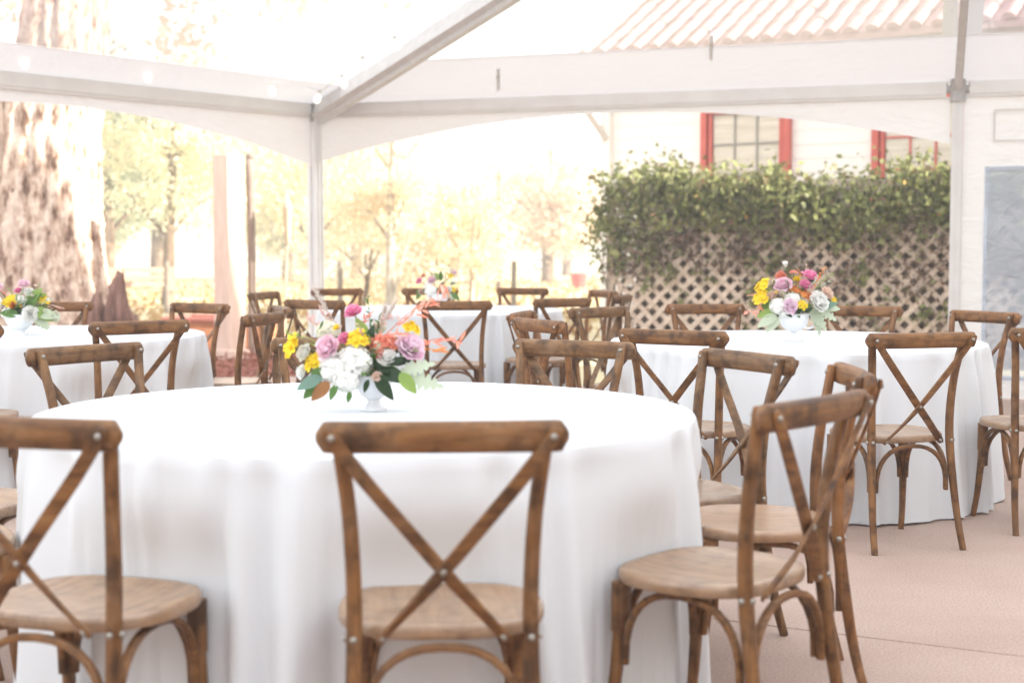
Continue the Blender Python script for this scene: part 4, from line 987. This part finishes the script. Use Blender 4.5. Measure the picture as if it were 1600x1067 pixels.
def frame(dirn):
    d = Vector(dirn).normalized(); a = d.cross(Vector((0, 0, 1)))
    if a.length < 1e-3: a = Vector((1, 0, 0))
    a.normalize(); return d, a, a.cross(d) * -1 if False else d.cross(a)
def petal(mb, base, out_, up, side, L, Wd, curl=.3, ruf=0., rg=random):
    V = []; 
    for i in range(4):
        u = i / 3; w = Wd * (.28 + .72 * math.sin(min(1, .15 + u * .80) * math.pi * .72)); 
        for j in (-1, 0, 1):
            c = base + out_ * (L * u) + side * (w * j * .5) + up * (curl * L * u * u + .10 * Wd * abs(j) + (ruf * rg.uniform(-1, 1) * u))
            if i == 3 and j == 0: c += out_ * L * (.10 if not ruf else rg.uniform(-.08, .10))
            V.append(c)
    mb.add(V, [(i * 3 + j, i * 3 + j + 1, i * 3 + j + 4, i * 3 + j + 3) for i in range(3) for j in range(2)])
def ruffled(r, dirn, rg, layers=((1.3, 13), (1.0, 13), (.72, 12), (.45, 10), (.2, 7))):
    """carnation or peony-like bloom: rings of ruffled petals opening from a centre"""
    mb = MB(); d, a, b = frame(dirn)
    for li, (tilt, n) in enumerate(layers):
        for k in range(n):
            th = 2 * math.pi * (k + .5 * li + rg.uniform(-.2, .2)) / n; rad = a * math.cos(th) + b * math.sin(th)
            o = (rad * math.sin(tilt) + d * math.cos(tilt)).normalized(); up = (d * math.sin(tilt) - rad * math.cos(tilt)).normalized(); sd = o.cross(up)
            petal(mb, -d * r * .35, o, up, sd, r * (1.12 + .12 * rg.uniform(-1, 1)) * (1 if tilt > .5 else .98), r * .80, .16 if tilt > .5 else .05, r * .19, rg)
    return mb
def hydrangea(r, rg, n=95, sq=.9):
    mb = MB(); mb.lathe([(.001, -r * sq * .86), (r * .5, -r * sq * .72), (r * .84, -r * sq * .2), (r * .84, r * sq * .2), (r * .5, r * sq * .72), (.001, r * sq * .86)], 14)
    for i in range(n):
        z = 1 - 2 * (i + .5) / n; th = i * 2.39996; q = math.sqrt(max(0, 1 - z * z))
        d = Vector((q * math.cos(th), q * math.sin(th), z)); d, a, b = frame(d + Vector((rg.uniform(-.2, .2), rg.uniform(-.2, .2), rg.uniform(-.2, .2))))
        c = Vector((d.x * r, d.y * r, d.z * r * sq)) * rg.uniform(.86, 1.03); t0 = rg.uniform(0, 1.6); s = r * .27
        for k in range(4):
            t = t0 + k * math.pi / 2; o = (a * math.cos(t) + b * math.sin(t)); sd = o.cross(d)
            mb.add([c, c + o * s * .55 + sd * s * .45 + d * s * .16, c + o * s * 1.0 + d * s * .06, c + o * s * .55 - sd * s * .45 + d * s * .16], [(0, 1, 2, 3)])
    return mb
def cluster(r, dirn, rg, n=9, L=.62):
    """several trumpet blossoms close together"""
    mb = MB(); D, A, B = frame(dirn)
    for i in range(n):
        th = i * 2.4; q = math.sqrt((i + .5) / n); c = (A * math.cos(th) + B * math.sin(th)) * r * .72 * q + D * r * rg.uniform(-.25, .25)
        d, a, b = frame(D + (A * math.cos(th) + B * math.sin(th)) * .8 * q + Vector((0, 0, .2)))
        for k in range(6):
            t = 2 * math.pi * k / 6 + i; rad = a * math.cos(t) + b * math.sin(t); o = (rad * .85 + d * .55).normalized(); up = (d * .85 - rad * .55).normalized()
            petal(mb, c, o, up, o.cross(up), r * L * rg.uniform(.8, 1.1), r * L * .6, -.1, r * .03, rg)
    return mb
def leafm(L, Wd, dirn, up=(0, 0, 1), bend=.25, lobes=0, fold=.25):
    mb = MB(); d = Vector(dirn).normalized(); u = Vector(up); u = (u - d * u.dot(d)); 
    if u.length < 1e-3: u = d.orthogonal()
    u.normalize(); s = d.cross(u); V = []; n = 10 if not lobes else 18
    for i in range(n + 1):
        t = i / n; w = Wd * .5 * math.sin(math.pi * t ** .8) ** .8 if 0 < t < 1 else 0
        if lobes: w *= .45 + .75 * abs(math.sin(math.pi * lobes * t))
        c = d * (L * t) - u * (bend * L * t * t)
        for j in (-1, 0, 1): V.append(c + s * (w * j) + u * (fold * w * abs(j)))
    mb.add(V, [(i * 3 + j, i * 3 + j + 1, i * 3 + j + 4, i * 3 + j + 3) for i in range(n) for j in range(2)]); return mb
def spray(a, b, rg, nleaf=10, L=.03, wd=.32, stem=.0016):
    """a thin twig from a to b with pointed leaflets"""
    mb = MB(); a, b = Vector(a), Vector(b); m = (a + b) / 2 + Vector((0, 0, .12 * (b - a).length)); P_ = [a, m, b]
    mb.sweep(P_, [stem, stem * .8, stem * .4], 5, sub=5)
    for i in range(nleaf):
        t = .25 + .75 * (i + .5) / nleaf; p = a * (1 - t) ** 2 + m * 2 * t * (1 - t) + b * t * t
        d = (b - a).normalized() * .7 + Vector((rg.uniform(-1, 1), rg.uniform(-1, 1), rg.uniform(-.6, .9)))
        lm = leafm(L * rg.uniform(.7, 1.25), L * wd, d, (rg.uniform(-.5, .5), -.6, .8), .2); mb.add([Vector(v) + p for v in lm.v], lm.f)
    return mb
def plume(a, b, rg, n=70, L=.035):
    mb = MB(); a, b = Vector(a), Vector(b); mb.sweep([a, (a + b) / 2 + Vector((.0, 0, .01)), b], [.0014, .0012, .0008], 5, sub=4)
    dd = (b - a).normalized()
    for i in range(n):
        t = .62 + .4 * rg.random(); p = a.lerp(b, min(t, 1)); d = (dd * .8 + Vector((rg.uniform(-1, 1), rg.uniform(-1, 1), rg.uniform(-.4, .8))) * .75).normalized(); s = d.orthogonal().normalized() * .0016
        e = p + d * L * rg.uniform(.5, 1.1); mb.add([p - s, p + s, e], [(0, 1, 2)])
    return mb
def arrangement(name_label, base, sc, bx, by, items, seed, topz, simple=False):
    """items: (kind, colour, x, y, size, depth) measured across the bouquet; sc = metres to a unit; depth towards the viewer is negative"""
    rg = random.Random(seed)
    t = thing('flower_arrangement', name_label, 'flowers', base, 0, 'table flower arrangements')
    core = Vector((0, 0, topz))
    for it in items:
        kind, col, x, y, s, dep = it[:6]
        p = Vector(((x - bx) * sc, dep, (by - y) * sc)); r = s * sc; d = (p - core) + Vector((0, -.10, .03)); d.normalize()
        if kind == 'hyd': o = hydrangea(r * .95, rg, 50 if simple else 110).build('hydrangea', FM[col], t); o.location = p
        elif kind == 'ruf': o = ruffled(r, d, rg).build('carnation', FM[col], t, True); o.location = p
        elif kind == 'clu': o = cluster(r, d, rg, 6 if simple else 10).build('blossom_cluster', FM[col], t, True); o.location = p
        elif kind == 'bud': o = ruffled(r, d, rg, ((.5, 6), (.2, 5))).build('bud', FM[col], t, True); o.location = p
        elif kind in ('leaf', 'lobe'):
            ang = R(it[6]); L = s * sc; dd = Vector((math.cos(ang), it[7] if len(it) > 7 else -.25, math.sin(ang)))
            o = leafm(L, L * ((.42 if 'dark' in col else .5) if kind == 'leaf' else .46), dd, (rg.uniform(-.5, .5), -1, .45), rg.uniform(.1, .4), 0 if kind == 'leaf' else 6).build('leaf', FM[col], t, True); o.location = p
        elif kind == 'spray':
            q = Vector(((it[6] - bx) * sc, it[8] if len(it) > 8 else dep - .01, (by - it[7]) * sc)); o = spray(p, q, rg, it[9] if len(it) > 9 else 12, s * sc).build('twig', FM[col], t, True); o.location = (0, 0, 0)
        elif kind == 'plume':
            q = Vector(((it[6] - bx) * sc, dep, (by - it[7]) * sc)); o = plume(p, q, rg, 90, s * sc).build('grass_plume', FM[col], t)
        # a stem from the mouth of the vase to each bloom
        if kind in ('ruf', 'clu', 'bud', 'hyd'):
            MB().sweep([core + Vector((rg.uniform(-.02, .02), rg.uniform(-.02, .02), -.03)), (core + p) / 2 + Vector((0, 0, .015)), p - d * r * .3], [.0022] * 3, 5, sub=3).build('stem', FM['stem'], t, True)
    # small filler blooms and sprigs between the large ones
    xs = [(i_[2] - bx) * sc for i_ in items if i_[0] in ('ruf', 'clu', 'hyd')]; zs = [(by - i_[3]) * sc for i_ in items if i_[0] in ('ruf', 'clu', 'hyd')]
    x0, x1, z0, z1 = min(xs), max(xs), min(zs), max(zs)
    for k in range(26 if not simple else 10):
        u, w_ = rg.uniform(-1, 1), rg.uniform(-1, 1)
        if u * u + w_ * w_ > 1: continue
        p = Vector(((x0 + x1) / 2 + u * (x1 - x0) * .52, rg.uniform(-.06, .05), (z0 + z1) / 2 + w_ * (z1 - z0) * .52)); d = (p - core + Vector((0, -.1, .03))).normalized()
        if k % 2: o = ruffled(rg.uniform(.008, .014), d, rg, ((1.0, 7), (.4, 5))).build('filler_bloom', FM[rg.choice(['white', 'blush', 'cream', 'yellow', 'peach'])], t, True); o.location = p
        else: spray(core.lerp(p, .5), p + d * .05, rg, 8, .018, .4).build('twig', FM[rg.choice(['green_leaf', 'lime', 'dusty', 'blush'])], t, True)
    # green filler close round the mouth of the vase
    for k in range(16 if not simple else 8):
        a = k * 2.4; o = leafm(.07 + .03 * rg.random(), .032, (math.cos(a), math.sin(a) * .8, rg.uniform(-.1, .9)), (0, -.5, .8), .3).build('leaf', FM[rg.choice(['green_leaf', 'dark_leaf', 'green_leaf'])], t, True)
        o.location = core + Vector((.015 * math.cos(a), .015 * math.sin(a), .005 + .03 * rg.random()))
    return t
ZT = .758
# --- nearest table
V1 = (-.388, 4.085, ZT)
v = thing('vase', 'faceted white footed bowl on the nearest table', 'vase', V1, 0, 'white footed vases')
MB().lathe([(.001, .030), (.020, .032), (.034, .042), (.048, .062), (.056, .084), (.058, .100), (.054, .1005), (.050, .084), (.030, .045), (.001, .040)], 32, (0, 0, 0), .018, 8).build('bowl', M['glass_white'], v, True, 60)
MB().lathe([(.001, .0), (.036, .0), (.037, .004), (.030, .012), (.021, .020), (.018, .031), (.001, .034)], 32, (0, 0, 0), .02, 8).build('foot', M['glass_white'], v, True, 60)
I1 = [
 ('hyd', 'white', 528, 574, 29, -.045), ('hyd', 'white', 557, 562, 29, -.05), ('hyd', 'white', 545, 590, 22, -.07), ('hyd', 'white', 500, 590, 12, -.03), ('ruf', 'pink', 517, 541, 20, -.06), ('ruf', 'lilac', 641, 541, 23, -.03), ('ruf', 'magenta', 553, 487, 14, .0), ('ruf', 'magenta', 541, 527, 11, -.03),
 ('clu', 'yellow', 457, 539, 19, -.02), ('clu', 'yellow', 560, 527, 16, -.05), ('clu', 'yellow', 643, 511, 14, .0), ('clu', 'yellow', 490, 562, 15, -.04),
 ('ruf', 'white', 478, 549, 14, -.02), ('ruf', 'white', 473, 580, 11, -.02), ('ruf', 'white', 607, 556, 14, -.05), ('hyd', 'cream', 511, 518, 20, .02), ('hyd', 'cream', 590, 512, 12, .05),
 ('ruf', 'orange', 649, 561, 8, -.01), ('clu', 'coral', 590, 532, 16, -.03), ('clu', 'coral', 612, 534, 13, -.03), ('ruf', 'coral', 598, 552, 10, -.05), ('ruf', 'peach', 592, 585, 8, -.07),
 ('leaf', 'lime', 574, 530, 38, -.01, 112), ('leaf', 'green_leaf', 510, 570, 34, -.06, 225), ('leaf', 'grey_leaf', 508, 585, 44, -.07, 203), ('leaf', 'green_leaf', 505, 592, 38, -.06, 222), ('leaf', 'brown_leaf', 520, 592, 40, -.08, 225),
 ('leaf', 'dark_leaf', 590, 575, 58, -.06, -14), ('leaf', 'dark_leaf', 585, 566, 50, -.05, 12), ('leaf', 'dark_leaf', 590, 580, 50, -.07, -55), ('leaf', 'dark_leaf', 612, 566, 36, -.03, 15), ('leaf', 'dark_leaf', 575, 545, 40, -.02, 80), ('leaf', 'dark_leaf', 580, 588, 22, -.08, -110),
 ('lobe', 'dusty', 636, 588, 60, -.06, -8), ('lobe', 'dusty', 628, 580, 55, -.05, 22), ('lobe', 'dusty', 632, 582, 34, -.07, -52), ('leaf', 'lime', 628, 578, 42, -.08, -50), ('leaf', 'green_leaf', 532, 596, 26, -.09, 240), ('leaf', 'green_leaf', 552, 606, 18, -.09, 260), ('leaf', 'dark_leaf', 625, 555, 30, .0, 50),
 ('spray', 'coral', 590, 535, 22, .0, 706, 462, -.03, 16), ('spray', 'coral', 640, 545, 17, .0, 722, 532, -.02, 14), ('spray', 'orange', 640, 550, 16, -.01, 700, 550, -.03, 10), ('spray', 'coral', 575, 535, 16, -.03, 628, 520, -.05, 16),
 ('spray', 'blush', 535, 540, 13, .02, 476, 500, .03, 14), ('spray', 'blush', 540, 540, 13, .03, 498, 488, .03, 12), ('spray', 'blush', 575, 530, 12, .02, 606, 492, .03, 14), ('spray', 'coral', 560, 520, 12, .0, 575, 492, .0, 8),
 ('plume', 'plume', 545, 550, 14, .02, 490, 452), ('plume', 'plume', 580, 540, 16, .04, 617, 472), ('plume', 'plume', 585, 540, 15, .04, 600, 482),
]
arrangement('mixed bouquet with big white hydrangea, pink, yellow and coral on the nearest table', V1, .00178, 583, 641, I1, 3, .095)
# --- right table
V2 = (1.385, 7.19, ZT)
v = thing('vase', 'white footed cup with a round handle on the right table', 'vase', V2, 0, 'white footed vases')
MB().lathe([(.001, .044), (.014, .046), (.040, .056), (.062, .076), (.072, .104), (.073, .135), (.069, .136), (.066, .105), (.050, .072), (.001, .056)], 32).build('bowl', M['glass_white'], v, True, 60)
MB().lathe([(.001, .0), (.043, .0), (.044, .004), (.030, .010), (.014, .018), (.011, .034), (.016, .046), (.001, .05)], 28).build('foot', M['glass_white'], v, True, 60)
MB().sweep([(.058 + .0 + .034 * math.cos(a) + .006, -.035, .098 + .034 * math.sin(a)) for a in [R(q) for q in range(150, -211, -18)]], [.006] * 21, 8, ref=(0, 1, 0)).build('handle', M['glass_white'], v, True)
I2 = [
 ('clu', 'yellow', 1190, 447, 13, .0), ('clu', 'yellow', 1187, 465, 13, -.02), ('ruf', 'pink', 1221, 446, 14, -.03), ('ruf', 'coral', 1219, 432, 9, .0), ('ruf', 'magenta', 1264, 432, 12, .0), ('ruf', 'magenta', 1256, 446, 10, -.02),
 ('ruf', 'lilac', 1229, 478, 12, -.08), ('hyd', 'white', 1212, 478, 14, -.05), ('hyd', 'white', 1235, 468, 13, -.04), ('hyd', 'white', 1225, 487, 11, -.06), ('ruf', 'white', 1275, 472, 17, -.05), ('ruf', 'peach', 1289, 459, 11, -.02), ('clu', 'yellow', 1247, 476, 8, -.08), ('clu', 'yellow', 1300, 469, 8, .0), ('bud', 'white', 1226, 415, 8, .0), ('ruf', 'yellow', 1243, 437, 6, -.01),
 ('clu', 'orange', 1240, 453, 9, -.01), ('clu', 'orange', 1257, 460, 9, -.03), ('clu', 'coral', 1240, 426, 6, .02), ('ruf', 'peach', 1204, 462, 8, -.02),
 ('leaf', 'green_leaf', 1203, 470, 24, -.02, 215), ('leaf', 'lime', 1208, 485, 30, -.03, 195), ('leaf', 'dusty', 1210, 492, 34, -.05, 205), ('leaf', 'dusty', 1214, 495, 30, -.05, 225), ('leaf', 'grey_leaf', 1282, 480, 24, -.04, 20), ('lobe', 'dusty', 1262, 485, 40, -.04, -45), ('lobe', 'dusty', 1268, 482, 42, -.03, -70), ('lobe', 'dusty', 1270, 480, 40, -.02, -25), ('leaf', 'dusty', 1285, 482, 26, -.01, 5),
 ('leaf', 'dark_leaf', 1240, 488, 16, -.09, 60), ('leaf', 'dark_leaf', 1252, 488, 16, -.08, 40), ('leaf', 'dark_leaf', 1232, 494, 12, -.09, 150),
 ('spray', 'coral', 1208, 485, 9, -.02, 1158, 492, -.04, 10), ('spray', 'orange', 1205, 478, 9, .0, 1180, 478, -.02, 8), ('spray', 'coral', 1215, 465, 7, .02, 1172, 462, .02, 8), ('spray', 'orange', 1265, 465, 8, .01, 1288, 420, .01, 9), ('spray', 'orange', 1240, 465, 8, .0, 1250, 425, .02, 8), ('plume', 'dusty', 1262, 470, 10, .0, 1285, 505),
]
arrangement('bouquet of yellow, pink and white flowers in the handled cup before the lattice', V2, .00314, 1240, 533, I2, 5, .13)
# --- far table
V4 = (-.571, 11.25, ZT)
v = thing('vase', 'low white bowl on the far table', 'vase', V4, 0, 'white footed vases')
MB().lathe([(.001, .022), (.03, .024), (.066, .05), (.082, .085), (.084, .108), (.079, .108), (.075, .085), (.001, .04)], 28).build('bowl', M['glass_white'], v, True, 60)
MB().lathe([(.001, 0), (.045, 0), (.04, .008), (.026, .016), (.026, .026), (.001, .03)], 28).build('foot', M['glass_white'], v, True, 60)
I4 = [
 ('hyd', 'white', 676, 447, 11, -.05), ('hyd', 'white', 672, 440, 8, -.02), ('ruf', 'magenta', 658, 432, 5.5, -.02), ('ruf', 'pink', 677, 431, 7, -.02), ('clu', 'yellow', 706, 424, 6, -.01), ('ruf', 'pink', 712, 419, 4.5, .0), ('ruf', 'orange', 694, 445, 5, -.05), ('ruf', 'white', 704, 444, 5, -.05), ('clu', 'yellow', 712, 445, 4.5, -.03), ('ruf', 'peach', 660, 448, 5, -.04), ('ruf', 'coral', 664, 424, 4, .0),
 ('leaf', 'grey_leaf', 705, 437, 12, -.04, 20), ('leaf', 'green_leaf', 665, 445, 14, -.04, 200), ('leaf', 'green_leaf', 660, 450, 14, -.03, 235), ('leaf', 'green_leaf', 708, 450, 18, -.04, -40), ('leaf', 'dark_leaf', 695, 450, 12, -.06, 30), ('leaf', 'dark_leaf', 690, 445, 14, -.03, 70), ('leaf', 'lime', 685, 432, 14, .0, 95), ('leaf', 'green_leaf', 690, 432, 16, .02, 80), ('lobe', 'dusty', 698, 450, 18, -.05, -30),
 ('spray', 'coral', 705, 440, 4.5, .0, 740, 434, -.02, 10), ('spray', 'green_leaf', 690, 435, 4, .0, 684, 402, .0, 8), ('spray', 'green_leaf', 695, 435, 4, .0, 704, 408, .0, 8), ('spray', 'blush', 665, 440, 4, .0, 632, 432, .0, 8),
]
arrangement('small bouquet with magenta and yellow flowers on the far table', V4, .0049, 686, 474, I4, 7, .10, True)
# --- left table
V3 = (-2.60, 7.73, ZT)
v = thing('vase', 'white bowl at the left edge on the left table', 'vase', V3, 0, 'white footed vases')
MB().lathe([(.001, .022), (.03, .024), (.062, .05), (.078, .085), (.08, .108), (.075, .108), (.07, .085), (.001, .04)], 28).build('bowl', M['glass_white'], v, True, 60)
MB().lathe([(.001, 0), (.045, 0), (.04, .008), (.026, .016), (.026, .026), (.001, .03)], 28).build('foot', M['glass_white'], v, True, 60)
I3 = [
 ('ruf', 'pink', 22, 442, 9, .0), ('ruf', 'magenta', 14, 452, 6, .0), ('clu', 'yellow', 2, 467, 11, -.03), ('clu', 'yellow', 54, 466, 8, .0), ('ruf', 'white', 36, 487, 13, -.05), ('ruf', 'cream', 70, 492, 9, -.01), ('hyd', 'white', 18, 470, 13, .0), ('hyd', 'white', 2, 486, 12, -.04), ('ruf', 'orange', 10, 474, 6, -.05), ('ruf', 'white', 30, 455, 9, .01), ('hyd', 'white', -22, 470, 14, -.02), ('ruf', 'pink', -18, 450, 11, .0),
 ('leaf', 'green_leaf', 28, 485, 36, -.03, 60), ('leaf', 'lime', 22, 478, 44, .0, 48), ('leaf', 'green_leaf', 20, 488, 28, -.07, 170), ('leaf', 'lime', 40, 478, 36, -.03, -30), ('leaf', 'dusty', 45, 485, 34, -.03, -8), ('leaf', 'dusty', 40, 492, 30, -.03, -28), ('leaf', 'green_leaf', 35, 480, 26, .02, 15), ('leaf', 'dark_leaf', 15, 492, 20, -.06, 40), ('lobe', 'dusty', 38, 490, 34, -.02, -40), ('leaf', 'lime', 30, 470, 30, .0, 30),
 ('spray', 'blush', 30, 480, 7, .0, 82, 478, .0, 10), ('spray', 'coral', 5, 470, 7, .0, -30, 440, .0, 8),
]
arrangement('bouquet with yellow and pink flowers cut by the left edge', V3, .00338, 15, 520, I3, 9, .10)

# ================================================================== AIR
hz, tt, oo = new_mat('haze'); pv = N(tt, 'ShaderNodeVolumePrincipled'); pv.inputs['Color'].default_value = (1, .97, .93, 1); pv.inputs['Density'].default_value = .0066; pv.inputs['Anisotropy'].default_value = .2
tt.links.new(pv.outputs[0], oo.inputs['Volume'])
tag(MB().box((0, 100, 6.5), (340, 300, 16)).build('haze', hz), 'thin bright haze over the sunny lawn', 'haze', kind='stuff')
